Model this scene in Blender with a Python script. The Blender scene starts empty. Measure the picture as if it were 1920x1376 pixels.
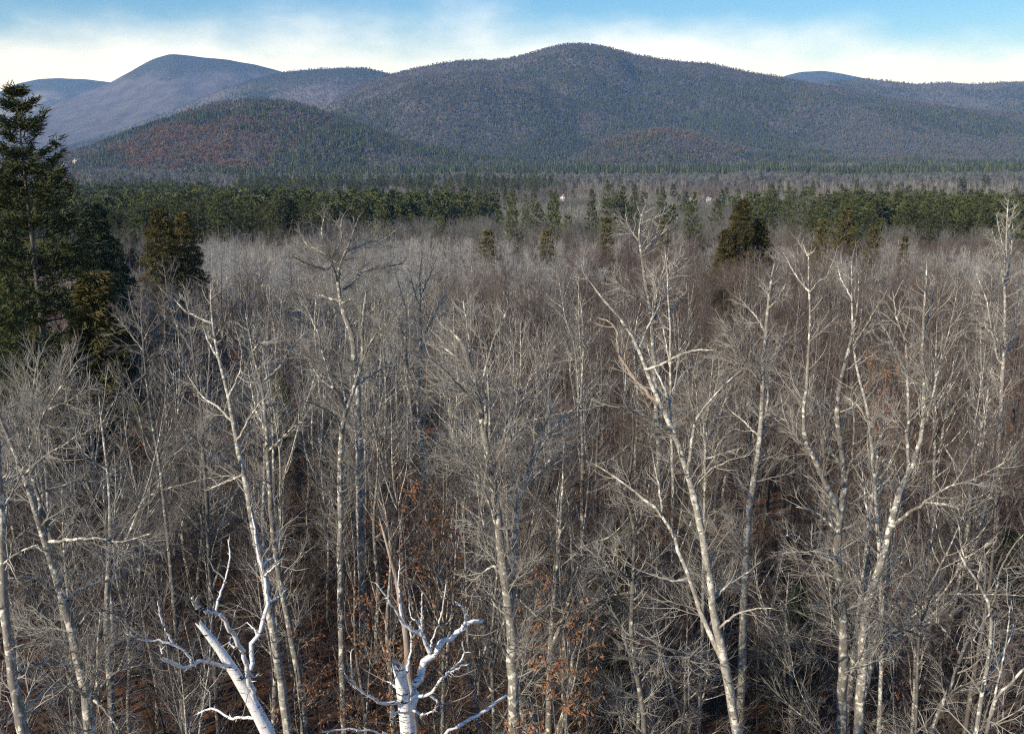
import bpy, math
import numpy as np

# ------------------------------------------------------------------ camera, sky, sun, exposure
SC = bpy.context.scene
COL = SC.collection
F, CX, CY, HOR = 1844.0, 960.0, 688.0, 285.0            # focal length and horizon row, in photo pixels (1920 wide)
PITCH = math.atan((CY - HOR) / F)
CP, SP = math.cos(PITCH), math.sin(PITCH)
CAMZ = 22.0
cam_d = bpy.data.cameras.new('camera'); cam = bpy.data.objects.new('camera', cam_d); COL.objects.link(cam)
cam.location = (0, 0, CAMZ); cam.rotation_euler = (math.pi/2 - PITCH, 0, 0)
cam_d.sensor_width = 36; cam_d.lens = 36*F/1920; cam_d.clip_start = 0.2; cam_d.clip_end = 40000
SC.camera = cam

SUN_EL, SUN_AZ = math.radians(29), math.radians(50)      # azimuth: degrees left of straight behind the camera
SUN = np.array([-math.sin(SUN_AZ)*math.cos(SUN_EL), -math.cos(SUN_AZ)*math.cos(SUN_EL), math.sin(SUN_EL)])
sun_d = bpy.data.lights.new('sun', 'SUN'); sun = bpy.data.objects.new('sun', sun_d); COL.objects.link(sun)
sun_d.energy = 5.0; sun_d.angle = math.radians(0.5); sun_d.color = (1.0, 0.93, 0.82)
from mathutils import Vector
sun.rotation_euler = Vector(SUN).to_track_quat('Z', 'Y').to_euler()
sun.location = (-40, -40, 60)

SC.world = bpy.data.worlds.new('World'); SC.world.use_nodes = True
wt = SC.world.node_tree; wn, wl = wt.nodes, wt.links
bg = wn['Background']; bg.inputs['Strength'].default_value = 0.07
sky = wn.new('ShaderNodeTexSky'); sky.sky_type = 'NISHITA'; sky.sun_disc = False
sky.sun_elevation = SUN_EL; sky.sun_rotation = math.atan2(SUN[0], SUN[1])
sky.altitude = 200; sky.air_density = 1.0; sky.dust_density = 0.4; sky.ozone_density = 3.0
# thin high cirrus, thickest towards the horizon all the way round
tc = wn.new('ShaderNodeTexCoord'); sep = wn.new('ShaderNodeSeparateXYZ'); wl.new(tc.outputs['Generated'], sep.inputs[0])
mp = wn.new('ShaderNodeMapping'); mp.inputs['Scale'].default_value = (2.4, 2.4, 5.0); mp.inputs['Location'].default_value = (4.01, 2.65, 8.18)
mp.inputs['Rotation'].default_value = (0.0, 0.12, 0.0)
wl.new(tc.outputs['Generated'], mp.inputs[0])
nz = wn.new('ShaderNodeTexNoise'); nz.inputs['Scale'].default_value = 1.6; nz.inputs['Detail'].default_value = 8; nz.inputs['Roughness'].default_value = 0.55
wl.new(mp.outputs[0], nz.inputs['Vector'])
el = wn.new('ShaderNodeMapRange'); el.inputs['From Min'].default_value = 0.0; el.inputs['From Max'].default_value = 0.22
el.inputs['To Min'].default_value = 0.70; el.inputs['To Max'].default_value = -0.45
wl.new(sep.outputs['Z'], el.inputs['Value'])
ad = wn.new('ShaderNodeMath'); ad.operation = 'ADD'; wl.new(nz.outputs['Fac'], ad.inputs[0]); wl.new(el.outputs[0], ad.inputs[1])
fr = wn.new('ShaderNodeMapRange'); fr.interpolation_type = 'SMOOTHSTEP'
fr.inputs['From Min'].default_value = 0.45; fr.inputs['From Max'].default_value = 0.95
wl.new(ad.outputs[0], fr.inputs['Value'])
mx = wn.new('ShaderNodeMix'); mx.data_type = 'RGBA'
hs_ = wn.new('ShaderNodeHueSaturation'); hs_.inputs['Hue'].default_value = 0.508; hs_.inputs['Saturation'].default_value = 1.45; hs_.inputs['Value'].default_value = 2.0; wl.new(sky.outputs[0], hs_.inputs['Color'])
wl.new(fr.outputs[0], mx.inputs['Factor']); wl.new(hs_.outputs[0], mx.inputs['A']); mx.inputs['B'].default_value = (20.0, 20.6, 21.6, 1)
wl.new(mx.outputs['Result'], bg.inputs['Color'])

SC.view_settings.view_transform = 'Standard'; SC.view_settings.look = 'None'
SC.view_settings.exposure = 0.12; SC.view_settings.gamma = 1.0; SC.view_settings.use_curve_mapping = False
SC.render.engine = 'CYCLES'
SC.cycles.max_bounces = 4; SC.cycles.diffuse_bounces = 2; SC.cycles.glossy_bounces = 1; SC.cycles.volume_bounces = 0
SC.cycles.use_denoising = False; SC.cycles.filter_width = 1.15
SC.cycles.use_adaptive_sampling = False
SC.cycles.sample_clamp_indirect = 4.0

# ------------------------------------------------------------------ numeric helpers
rng = np.random.default_rng(11)

def at(px, py, Y):
    """the point of the place that the photo shows at pixel (px, py), Y metres ahead of the camera"""
    dx, dy = (px - CX)/F, (CY - py)/F
    d = np.array([dx, CP + dy*SP, -SP + dy*CP])
    return np.array([0, 0, CAMZ]) + d*(Y/d[1])

def proj(x, y, z):
    h = z - CAMZ
    dep = y*CP - h*SP
    return CX + F*x/dep, CY - F*(y*SP + h*CP)/dep

_lat = np.random.default_rng(5).random((256, 256))
def vnoise(x, y):
    xi, yi = np.floor(x).astype(int), np.floor(y).astype(int)
    fx, fy = x - xi, y - yi
    fx, fy = fx*fx*(3 - 2*fx), fy*fy*(3 - 2*fy)
    a, b = _lat[xi & 255, yi & 255], _lat[(xi+1) & 255, yi & 255]
    c, d = _lat[xi & 255, (yi+1) & 255], _lat[(xi+1) & 255, (yi+1) & 255]
    return (a*(1-fx) + b*fx)*(1-fy) + (c*(1-fx) + d*fx)*fy
def fbm(x, y, o=4):
    s, a, t = 0, 0.5, 0
    for k in range(o):
        s = s + a*vnoise(x*2**k + 17.3*k, y*2**k + 9.1*k); t += a; a *= 0.5
    return s/t

# ------------------------------------------------------------------ materials
def node_mat(name):
    m = bpy.data.materials.new(name); m.use_nodes = True
    n, l = m.node_tree.nodes, m.node_tree.links
    return m, n, l, n['Principled BSDF']

def mix_col(n, l, fac, a, b):
    m = n.new('ShaderNodeMix'); m.data_type = 'RGBA'
    l.new(fac, m.inputs['Factor'])
    for s, v in (('A', a), ('B', b)):
        if isinstance(v, tuple): m.inputs[s].default_value = (*v, 1)
        else: l.new(v, m.inputs[s])
    return m.outputs['Result']

def noise(n, l, scale, detail=3, rough=0.55, vec=None, stretch=None, coord='Object'):
    tcn = n.new('ShaderNodeTexCoord'); v = tcn.outputs[coord]
    if stretch:
        mpn = n.new('ShaderNodeMapping'); mpn.inputs['Scale'].default_value = stretch; l.new(v, mpn.inputs[0]); v = mpn.outputs[0]
    t = n.new('ShaderNodeTexNoise'); t.inputs['Scale'].default_value = scale; t.inputs['Detail'].default_value = detail
    t.inputs['Roughness'].default_value = rough
    l.new(v, t.inputs['Vector']); return t.outputs['Fac']

def ramp(n, l, v, lo, hi, a=0.0, b=1.0):
    r = n.new('ShaderNodeMapRange'); r.interpolation_type = 'SMOOTHSTEP'
    r.inputs['From Min'].default_value = lo; r.inputs['From Max'].default_value = hi
    r.inputs['To Min'].default_value = a; r.inputs['To Max'].default_value = b
    l.new(v, r.inputs['Value']); return r.outputs[0]

def rand_tone(n, l, col, lo=0.75, hi=1.25):
    oi = n.new('ShaderNodeObjectInfo')
    r = n.new('ShaderNodeMapRange'); r.inputs['To Min'].default_value = lo; r.inputs['To Max'].default_value = hi
    l.new(oi.outputs['Random'], r.inputs['Value'])
    m = n.new('ShaderNodeMix'); m.data_type = 'RGBA'; m.blend_type = 'MULTIPLY'; m.inputs['Factor'].default_value = 1
    cb = n.new('ShaderNodeCombineColor')
    for k in range(3): l.new(r.outputs[0], cb.inputs[k])
    l.new(col, m.inputs['A']); l.new(cb.outputs[0], m.inputs['B']); return m.outputs['Result']

def bark_mat(name, c1, c2, lichen=None, lich=(0.58, 0.66), dark=None, darkr=(0.60, 0.68), dstretch=(3, 3, 14), tone=True, grain=0.72):
    m, n, l, p = node_mat(name)
    col = mix_col(n, l, ramp(n, l, noise(n, l, 2.2, 4), 0.35, 0.65), c1, c2)
    fine = noise(n, l, 16, 4, stretch=(1, 1, 0.35))
    col = mix_col(n, l, ramp(n, l, fine, 0.25, 0.75), tuple(grain*x for x in c1), col)
    if lichen: col = mix_col(n, l, ramp(n, l, noise(n, l, 6.5, 4, 0.6), *lich), col, lichen)
    if dark: col = mix_col(n, l, ramp(n, l, noise(n, l, 2.0, 3, 0.6, stretch=dstretch), *darkr), col, dark)
    if tone: col = rand_tone(n, l, col, 0.8, 1.2)
    l.new(col, p.inputs['Base Color']); p.inputs['Roughness'].default_value = 0.85
    p.inputs['Specular IOR Level'].default_value = 0.2
    b = n.new('ShaderNodeBump'); b.inputs['Strength'].default_value = 0.6; b.inputs['Distance'].default_value = 0.02
    l.new(fine, b.inputs['Height']); l.new(b.outputs[0], p.inputs['Normal'])
    return m

def plain_mat(name, c1, c2, scale=1.5, tone=(0.75, 1.25), rough=0.8, coord='Object', trans=0.0):
    m, n, l, p = node_mat(name)
    col = mix_col(n, l, ramp(n, l, noise(n, l, scale, 3, coord=coord), 0.35, 0.65), c1, c2)
    if tone: col = rand_tone(n, l, col, *tone)
    l.new(col, p.inputs['Base Color']); p.inputs['Roughness'].default_value = rough
    p.inputs['Specular IOR Level'].default_value = 0.15
    return m

M = {}
M['bark'] = bark_mat('grey_lichen_bark', (0.14, 0.125, 0.105), (0.25, 0.228, 0.192), (0.54, 0.515, 0.42), (0.56, 0.66))
M['bark_pale'] = bark_mat('pale_lichen_bark', (0.23, 0.208, 0.172), (0.38, 0.348, 0.288), (0.72, 0.685, 0.56), (0.52, 0.62))
M['bark_dark'] = bark_mat('brown_grey_bark', (0.12, 0.10, 0.085), (0.19, 0.165, 0.14), (0.32, 0.31, 0.25), (0.60, 0.72))
M['birch'] = bark_mat('white_birch_bark', (0.84, 0.81, 0.75), (0.91, 0.89, 0.85), (0.46, 0.42, 0.36), (0.60, 0.74), dark=(0.07, 0.06, 0.05), darkr=(0.59, 0.64), dstretch=(2.2, 2.2, 16), tone=False, grain=0.86)
M['birch_thin'] = bark_mat('yellow_birch_bark', (0.36, 0.325, 0.26), (0.52, 0.48, 0.40), (0.76, 0.72, 0.60), (0.50, 0.62), dark=(0.13, 0.11, 0.09), darkr=(0.55, 0.66))
M['deadwood'] = bark_mat('bleached_dead_wood', (0.38, 0.28, 0.20), (0.55, 0.47, 0.38), None, dark=(0.16, 0.11, 0.08), dstretch=(8, 8, 1.2))
M['twig'] = plain_mat('grey_twig', (0.155, 0.138, 0.118), (0.26, 0.237, 0.205), 0.9)
M['twig_brown'] = plain_mat('brown_twig', (0.092, 0.070, 0.054), (0.152, 0.122, 0.098), 0.9)
M['twig_red'] = plain_mat('reddish_twig', (0.094, 0.062, 0.050), (0.152, 0.108, 0.090), 0.9)
M['twig_pale'] = plain_mat('pale_twig', (0.26, 0.235, 0.192), (0.41, 0.378, 0.315), 0.9)
M['brush'] = plain_mat('dark_brush_stems', (0.062, 0.048, 0.037), (0.115, 0.092, 0.072), 0.9)
M['twig_silver'] = plain_mat('silver_grey_twig', (0.25, 0.243, 0.232), (0.39, 0.38, 0.362), 0.9)
M['needle'] = plain_mat('pine_needles', (0.064, 0.080, 0.028), (0.112, 0.120, 0.042), 0.8, (0.7, 1.3))
M['hemlock'] = plain_mat('olive_hemlock_needles', (0.078, 0.070, 0.020), (0.128, 0.104, 0.030), 0.9, (0.75, 1.25))
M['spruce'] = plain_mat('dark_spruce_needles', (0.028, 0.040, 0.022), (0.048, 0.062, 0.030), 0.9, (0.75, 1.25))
M['beech_leaf'] = plain_mat('orange_beech_leaves', (0.23, 0.095, 0.042), (0.37, 0.18, 0.085), 3.0, (0.8, 1.2))

# ------------------------------------------------------------------ mesh helpers
class MB:
    """collects vertices and faces (numpy) and turns them into one mesh"""
    def __init__(s): s.v, s.q, s.t, s.qm, s.tm, s.n = [], [], [], [], [], 0
    def add(s, v, q=None, t=None, mi=0):
        s.v.append(np.asarray(v, np.float32).reshape(-1, 3))
        if q is not None and len(q): s.q.append(np.asarray(q) + s.n); s.qm.append(np.full(len(q), mi))
        if t is not None and len(t): s.t.append(np.asarray(t) + s.n); s.tm.append(np.full(len(t), mi))
        s.n += len(s.v[-1])
    def mesh(s, name, mats, smooth=False):
        v = np.concatenate(s.v)
        q = np.concatenate(s.q) if s.q else np.zeros((0, 4), int); t = np.concatenate(s.t) if s.t else np.zeros((0, 3), int)
        me = bpy.data.meshes.new(name)
        me.vertices.add(len(v)); me.vertices.foreach_set('co', v.ravel())
        nl = q.size + t.size; npoly = len(q) + len(t)
        me.loops.add(nl); me.loops.foreach_set('vertex_index', np.concatenate([q.ravel(), t.ravel()]).astype(np.int32))
        ls = np.concatenate([np.arange(len(q))*4, q.size + np.arange(len(t))*3]).astype(np.int32)
        me.polygons.add(npoly); me.polygons.foreach_set('loop_start', ls)
        mi = np.concatenate((s.qm + s.tm) or [np.zeros(0)]).astype(np.int32)
        me.polygons.foreach_set('material_index', mi)
        me.polygons.foreach_set('use_smooth', np.full(npoly, smooth))
        me.update(calc_edges=True)
        for m in mats: me.materials.append(m)
        return me

def tag(o, label=None, cat=None, group=None, kind=None):
    if label: o['label'] = label
    if cat: o['category'] = cat
    if group: o['group'] = group
    if kind: o['kind'] = kind
    return o
def link(name, me, parent=None):
    o = bpy.data.objects.new(name, me); COL.objects.link(o); o.parent = parent; return o
def empty(name, loc):
    o = bpy.data.objects.new(name, None); COL.objects.link(o); o.location = loc; o.empty_display_size = 0.3; return o

def unit(v): return v/np.maximum(np.linalg.norm(v, axis=-1, keepdims=True), 1e-9)

def tubes(mb, P, R, sides, mi=0, tip=True, wob=0.0, r=None):
    """P (N,K,3) centre lines, R (N,K) radii -> tubes with pointed tips"""
    N, K, _ = P.shape
    if N == 0: return
    T = unit(np.gradient(P, axis=1))
    main = unit(P[:, -1] - P[:, 0])
    ref = np.where(np.abs(main[:, 2:3]) > 0.8, np.array([[1., 0.13, 0]]), np.array([[0.05, 0.1, 1.]]))
    A = unit(np.cross(T, ref[:, None, :])); B = np.cross(T, A)
    kk = K - 1 if tip else K
    an = np.arange(sides)*2*math.pi/sides
    rr = R[:, :kk, None]
    if wob: rr = rr*(1 + wob*r.standard_normal((N, kk, sides)))
    ring = P[:, :kk, None, :] + rr[..., None]*(np.cos(an)[None, None, :, None]*A[:, :kk, None, :] + np.sin(an)[None, None, :, None]*B[:, :kk, None, :])
    per = kk*sides + (1 if tip else 0)
    V = ring.reshape(N, kk*sides, 3)
    if tip: V = np.concatenate([V, P[:, -1:, :]], axis=1)
    j = np.arange(sides); j2 = (j + 1) % sides
    q = None
    if kk > 1:
        q1 = np.stack([j, j2, j2 + sides, j + sides], -1)
        q = (q1[None] + (np.arange(kk-1)*sides)[:, None, None]).reshape(-1, 4)
        q = (q[None] + (np.arange(N)*per)[:, None, None]).reshape(-1, 4)
    t = None
    if tip:
        t1 = np.stack([j + (kk-1)*sides, j2 + (kk-1)*sides, np.full(sides, kk*sides)], -1)
        t = (t1[None] + (np.arange(N)*per)[:, None, None]).reshape(-1, 3)
    mb.add(V.reshape(-1, 3), q, t, mi)

def sprout(r, P, R, counts, t0, t1, ang, length, K, curl, up, r0, rt, bias=None, rfac=0.75):
    """grow children from lines P; length(t, idx) gives their lengths"""
    N, KP, _ = P.shape
    counts = np.asarray(np.broadcast_to(counts, N)).astype(int)
    idx = np.repeat(np.arange(N), counts); n = len(idx)
    t = r.uniform(t0, t1, n); f = t*(KP-1)*0.9999; i = f.astype(int); w = (f - i)[:, None]
    pos = P[idx, i]*(1-w) + P[idx, i+1]*w
    tan = unit(P[idx, i+1] - P[idx, i]); rad = R[idx, i]*(1-w[:, 0]) + R[idx, i+1]*w[:, 0]
    pv = r.standard_normal((n, 3))
    if bias is not None: pv = pv + bias
    perp = unit(pv - (pv*tan).sum(-1, keepdims=True)*tan)
    a = r.uniform(*ang, n)[:, None]
    d = tan*np.cos(a) + perp*np.sin(a)
    L = length(t, idx)*r.uniform(0.6, 1.25, n)
    C = np.zeros((n, K, 3)); C[:, 0] = pos
    for k in range(1, K):
        C[:, k] = C[:, k-1] + d*(L/(K-1))[:, None]
        d = unit(d + np.array([0, 0, up]) + curl*r.standard_normal((n, 3)))
    rb = np.minimum(rad*rfac, r0*r.uniform(0.8, 1.3, n))
    s = np.linspace(0, 1, K)[None]
    RR = rb[:, None]*(1-s) + np.minimum(rt, rb*0.6)[:, None]*s
    return C, RR, L

def blades(mb, r, pos, dirs, n, ln, wd, spread, mi=0, flat=0.0):
    """tufts: n narrow leaf blades per position, fanned about dirs"""
    N = len(pos)
    p = np.repeat(pos, n, axis=0); d = np.repeat(dirs, n, axis=0)
    j = r.standard_normal((N*n, 3)); j[:, 2] *= (1-flat)
    d = unit(d + spread*j)
    side = unit(np.cross(d, r.standard_normal((N*n, 3))))
    L = (ln*r.uniform(0.6, 1.2, N*n))[:, None]; w = wd*0.5
    p = p + 0.25*L*r.standard_normal((N*n, 3))
    V = np.stack([p + side*w*0.6, p - side*w*0.6, p + d*L*0.55 - side*w, p + d*L + side*w*0.2], 1).reshape(-1, 3)
    b = np.arange(N*n)[:, None]*4
    mb.add(V, None, np.concatenate([b + np.array([[0, 1, 2]]), b + np.array([[0, 2, 3]])]), mi)

def resample(pts, K):
    """smooth a traced line of points (x, y, z, radius) to K points"""
    pts = np.asarray(pts, float)
    s = np.concatenate([[0], np.cumsum(np.linalg.norm(np.diff(pts[:, :3], axis=0), axis=1))])
    u = np.linspace(0, s[-1], K)
    out = np.stack([np.interp(u, s, pts[:, k]) for k in range(4)], 1)
    sm = out.copy(); sm[1:-1] = 0.25*out[:-2] + 0.5*out[1:-1] + 0.25*out[2:]
    return sm

# ------------------------------------------------------------------ the terrain
_gd = np.array([0, 40, 100, 200, 400, 700, 1200, 2000, 4000, 20000.])
_gz = np.array([0, -0.3, -3, -9, -18, -28, -31, -24, -12, -12.])
def ground_z(x, y):
    d = np.hypot(x, y)
    return np.interp(d, _gd, _gz) + (fbm(np.asarray(x)/23. + 40, np.asarray(y)/23. + 40, 3) - 0.5)*np.clip(d/60, 0, 1)*1.6

class Ridge:
    def __init__(s, name, D, wf, sil, gully, seed, label):
        s.name, s.D, s.wf, s.wb, s.g, s.seed, s.label = name, D, wf, 0.7*wf, gully, seed, label
        q = np.array([at(px, py, D) for px, py in sil]); s.u, s.zc = q[:, 0]/D, q[:, 2]
        uu = np.linspace(s.u[0], s.u[-1], 220); zz = np.interp(uu, s.u, s.zc)
        for _ in range(2): zz[1:-1] = 0.25*zz[:-2] + 0.5*zz[1:-1] + 0.25*zz[2:]
        s.u, s.zc = uu, zz
    def t(s, y): return np.where(y < s.D, (y - (s.D - s.wf))/s.wf, 1 - (y - s.D)/s.wb)
    def z(s, x, y):
        base = -60.0
        x, y = np.asarray(x, float), np.asarray(y, float)
        zc = np.interp(x/np.maximum(y, 1), s.u, s.zc); t = np.clip(s.t(y), 0, 1)
        p = 0.45*t + 0.55*t*t*(3 - 2*t)
        h = (zc - base)
        sc = s.D/9.0
        gl = np.abs(fbm(x/sc + s.seed, y/(2.2*sc) + s.seed*1.7, 4) - 0.5)*2
        z = base + h*p*(1 - s.g*4*t*(1-t)*(0.6 - gl)) + (fbm(x/(sc*0.16) + s.seed, y/(sc*0.16), 3) - 0.5)*h*0.05*np.sqrt(t)*min(1, 3000/s.D)*np.where(t > 0.9, 0.5, 1)
        return np.where((s.t(y) > 0) & (x/np.maximum(y, 1) > s.u[0]) & (x/np.maximum(y, 1) < s.u[-1]), z, -200.0)

RIDGES = [
 Ridge('hill', 2600, 900, [(-260, 330), (-100, 322), (60, 312), (150, 283), (250, 245), (350, 210), (420, 193), (470, 187), (530, 189), (580, 200), (640, 220), (720, 250), (800, 275), (900, 292), (1000, 305), (1080, 315)], 0.25, 3.1,
       'low rounded hill with rusty oak slopes at the foot of the pale ridge'),
 Ridge('hill', 3000, 600, [(1040, 312), (1090, 290), (1140, 264), (1200, 247), (1250, 241), (1300, 250), (1350, 268), (1420, 284), (1500, 293), (1620, 297), (1800, 300), (2000, 304), (2150, 312)], 0.2, 7.7,
       'small knoll below the right flank of the highest mountain'),
 Ridge('mountain', 3900, 1100, [(480, 310), (560, 250), (620, 196), (700, 168), (780, 147), (860, 137), (940, 141), (1000, 153), (1060, 180), (1120, 212), (1180, 233), (1260, 262), (1340, 285), (1400, 305)], 0.45, 12.9,
       'dark green forested spur in front of the highest mountain'),
 Ridge('mountain', 4300, 1300, [(1250, 300), (1320, 265), (1420, 235), (1500, 215), (1600, 197), (1700, 192), (1800, 203), (1920, 214), (2100, 222), (2300, 250), (2400, 300)], 0.45, 21.3,
       'long low slope of grey woods below the right-hand skyline'),
 Ridge('mountain', 4800, 1800, [(520, 290), (580, 230), (640, 180), (700, 150), (745, 137), (800, 123), (860, 115), (940, 113), (990, 103), (1030, 90), (1060, 84), (1085, 82), (1110, 84), (1140, 90), (1180, 100), (1250, 113), (1330, 120), (1400, 135), (1450, 143), (1550, 160), (1650, 178), (1800, 205), (1950, 225), (2100, 250)], 0.45, 5.5,
       'highest rounded mountain with dark wooded crest in the middle of the skyline'),
 Ridge('mountain', 6500, 2500, [(-260, 320), (-100, 305), (60, 288), (140, 270), (220, 246), (300, 216), (360, 192), (420, 168), (470, 150), (520, 137), (580, 131), (640, 127), (690, 129), (735, 140), (800, 165), (900, 200), (1100, 260)], 0.5, 31.7,
       'hazy ridge with slanting dark spurs left of the highest mountain'),
 Ridge('mountain', 6600, 2300, [(1300, 240), (1420, 190), (1500, 163), (1560, 151), (1620, 148), (1660, 152), (1720, 159), (1780, 155), (1820, 158), (1870, 156), (1920, 153), (2020, 150), (2150, 165), (2350, 220)], 0.25, 41.1,
       'low wavy wooded ridge along the right-hand skyline'),
 Ridge('mountain', 8500, 3000, [(-320, 300), (-150, 262), (0, 228), (60, 210), (120, 190), (205, 156), (250, 131), (290, 110), (318, 101), (340, 103), (380, 108), (430, 113), (475, 121), (520, 132), (600, 160), (700, 190), (850, 240)], 0.4, 51.9,
       'blue peaked mountain with pale frosted slopes on the left skyline'),
 Ridge('mountain', 11000, 3200, [(-420, 260), (-250, 225), (-100, 195), (0, 172), (30, 158), (70, 149), (110, 147), (160, 149), (210, 155), (260, 172), (400, 215), (600, 270)], 0.2, 61.3,
       'far blue rounded mountain at the left edge of the skyline'),
 Ridge('mountain', 11000, 3000, [(1300, 260), (1400, 190), (1470, 143), (1500, 136), (1540, 133), (1575, 138), (1620, 147), (1700, 165), (1900, 210), (2050, 260)], 0.2, 71.3,
       'far blue flat-topped peak rising behind the right-hand ridge'),
]
def surf(x, y, skip=None):
    z = ground_z(x, y); which = np.full(np.shape(z), -1)
    for i, rdg in enumerate(RIDGES):
        zi = rdg.z(x, y); which = np.where(zi > z, i, which); z = np.maximum(z, zi)
    return z, which

def grid_mesh(name, X, Y, Z, mats):
    n, m = X.shape; mb = MB()
    a = (np.arange(n-1)[:, None]*m + np.arange(m-1)[None]).ravel()
    mb.add(np.stack([X, Y, Z], -1).reshape(-1, 3), np.stack([a, a+1, a+m+1, a+m], -1))
    return mb.mesh(name, mats, True)

def wood_surface(name, floor1, floor2, green, gfrac, scale, top=None):
    """far wooded slope: ground and crowns too far off to tell apart"""
    m, n, l, p = node_mat(name)
    col = mix_col(n, l, ramp(n, l, noise(n, l, scale*3, 5, 0.65), 0.35, 0.65), floor1, floor2)
    g = noise(n, l, scale, 8, 0.68, stretch=(1, 0.45, 1.6))
    f = ramp(n, l, g, gfrac, gfrac + 0.09)
    if top:
        tcn = n.new('ShaderNodeTexCoord'); sp = n.new('ShaderNodeSeparateXYZ'); l.new(tcn.outputs['Object'], sp.inputs[0])
        wob = n.new('ShaderNodeMath'); wob.operation = 'MULTIPLY_ADD'; l.new(g, wob.inputs[0]); wob.inputs[1].default_value = top[2]; l.new(sp.outputs['Z'], wob.inputs[2])
        ft = ramp(n, l, wob.outputs[0], top[0] + top[2]*0.5, top[1] + top[2]*0.5)
        mxm = n.new('ShaderNodeMath'); mxm.operation = 'MAXIMUM'; l.new(f, mxm.inputs[0]); l.new(ft, mxm.inputs[1]); f = mxm.outputs[0]
    col = mix_col(n, l, f, col, green)
    l.new(col, p.inputs['Base Color']); p.inputs['Roughness'].default_value = 0.95; p.inputs['Specular IOR Level'].default_value = 0.05
    b = n.new('ShaderNodeBump'); b.inputs['Strength'].default_value = 1.0; b.inputs['Distance'].default_value = 8.0
    l.new(noise(n, l, 0.06, 4, 0.7), b.inputs['Height']); l.new(b.outputs[0], p.inputs['Normal'])
    return m

# ground: one sheet from behind the camera to beyond the mountains
m, n, l, p = node_mat('leaf_litter')
near = mix_col(n, l, ramp(n, l, noise(n, l, 0.35, 6, 0.7), 0.40, 0.62), (0.050, 0.029, 0.019), (0.25, 0.095, 0.034))
near = mix_col(n, l, ramp(n, l, noise(n, l, 5.0, 6, 0.75), 0.42, 0.66), near, (0.115, 0.075, 0.052))
near = mix_col(n, l, ramp(n, l, noise(n, l, 22.0, 4, 0.75), 0.52, 0.70), near, (0.30, 0.14, 0.065))
l.new(near, p.inputs['Base Color']); p.inputs['Roughness'].default_value = 0.9; p.inputs['Specular IOR Level'].default_value = 0.1
b = n.new('ShaderNodeBump'); b.inputs['Strength'].default_value = 1.0; b.inputs['Distance'].default_value = 0.06
l.new(noise(n, l, 14, 5, 0.7), b.inputs['Height']); l.new(b.outputs[0], p.inputs['Normal'])
M['litter'] = m
rr_ = np.concatenate([[0.01], np.geomspace(2, 14000, 150)]); aa_ = np.linspace(0, 2*math.pi, 181)
X = rr_[:, None]*np.sin(aa_)[None]; Y = rr_[:, None]*np.cos(aa_)[None]
tag(link('ground', grid_mesh('ground', X, Y, ground_z(X, Y), [M['litter']])), 'forest floor and valley ground covered in brown fallen leaves', 'ground', kind='structure')

grey1, grey2 = (0.13, 0.11, 0.108), (0.20, 0.178, 0.175)
RM_ = {0: wood_surface('rusty_hill_floor', (0.14, 0.10, 0.085), (0.20, 0.165, 0.15), (0.05, 0.06, 0.035), 0.62, 0.008),
       5: wood_surface('hazy_ridge_woods', grey1, grey2, (0.045, 0.058, 0.04), 0.54, 0.0035, (330, 480, 260)),
       6: wood_surface('right_ridge_woods', grey1, grey2, (0.045, 0.058, 0.04), 0.50, 0.0035),
       7: wood_surface('frosted_slopes', (0.088, 0.084, 0.092), (0.135, 0.130, 0.140), (0.05, 0.058, 0.052), 0.56, 0.0026, (560, 680, 420)),
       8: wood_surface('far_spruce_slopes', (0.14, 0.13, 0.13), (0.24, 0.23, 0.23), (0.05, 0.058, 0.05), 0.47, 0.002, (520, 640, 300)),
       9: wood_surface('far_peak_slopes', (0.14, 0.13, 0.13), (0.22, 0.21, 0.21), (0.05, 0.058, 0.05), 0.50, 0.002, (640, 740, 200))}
floor_m = wood_surface('mountain_floor', (0.09, 0.078, 0.072), (0.14, 0.125, 0.118), (0.05, 0.06, 0.04), 0.62, 0.005)
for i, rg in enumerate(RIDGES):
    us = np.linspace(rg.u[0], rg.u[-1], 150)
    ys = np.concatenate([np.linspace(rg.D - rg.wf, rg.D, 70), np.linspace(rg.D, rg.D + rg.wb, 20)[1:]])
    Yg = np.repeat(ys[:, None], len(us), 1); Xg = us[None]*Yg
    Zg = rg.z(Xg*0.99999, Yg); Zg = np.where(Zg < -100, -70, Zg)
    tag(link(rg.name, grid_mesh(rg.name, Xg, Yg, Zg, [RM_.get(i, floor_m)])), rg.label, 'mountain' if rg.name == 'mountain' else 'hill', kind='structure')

# ------------------------------------------------------------------ traced trees of the foreground
# every stroke: start width, end width (photo pixels at the tree), depth drift in metres, then the points (px, py) from base to tip
HERO = []
def hero(name, d, label, bark, strokes, twigs=1.0, twig='twig_pale', steep=0.5, seed=0, fine=1.0, knots=(), blown=False):
    HERO.append(dict(name=name, d=d, label=label, bark=bark, strokes=strokes, twigs=twigs, twig=twig, steep=steep, seed=seed, fine=fine, knots=knots, broken=blown))

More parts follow.
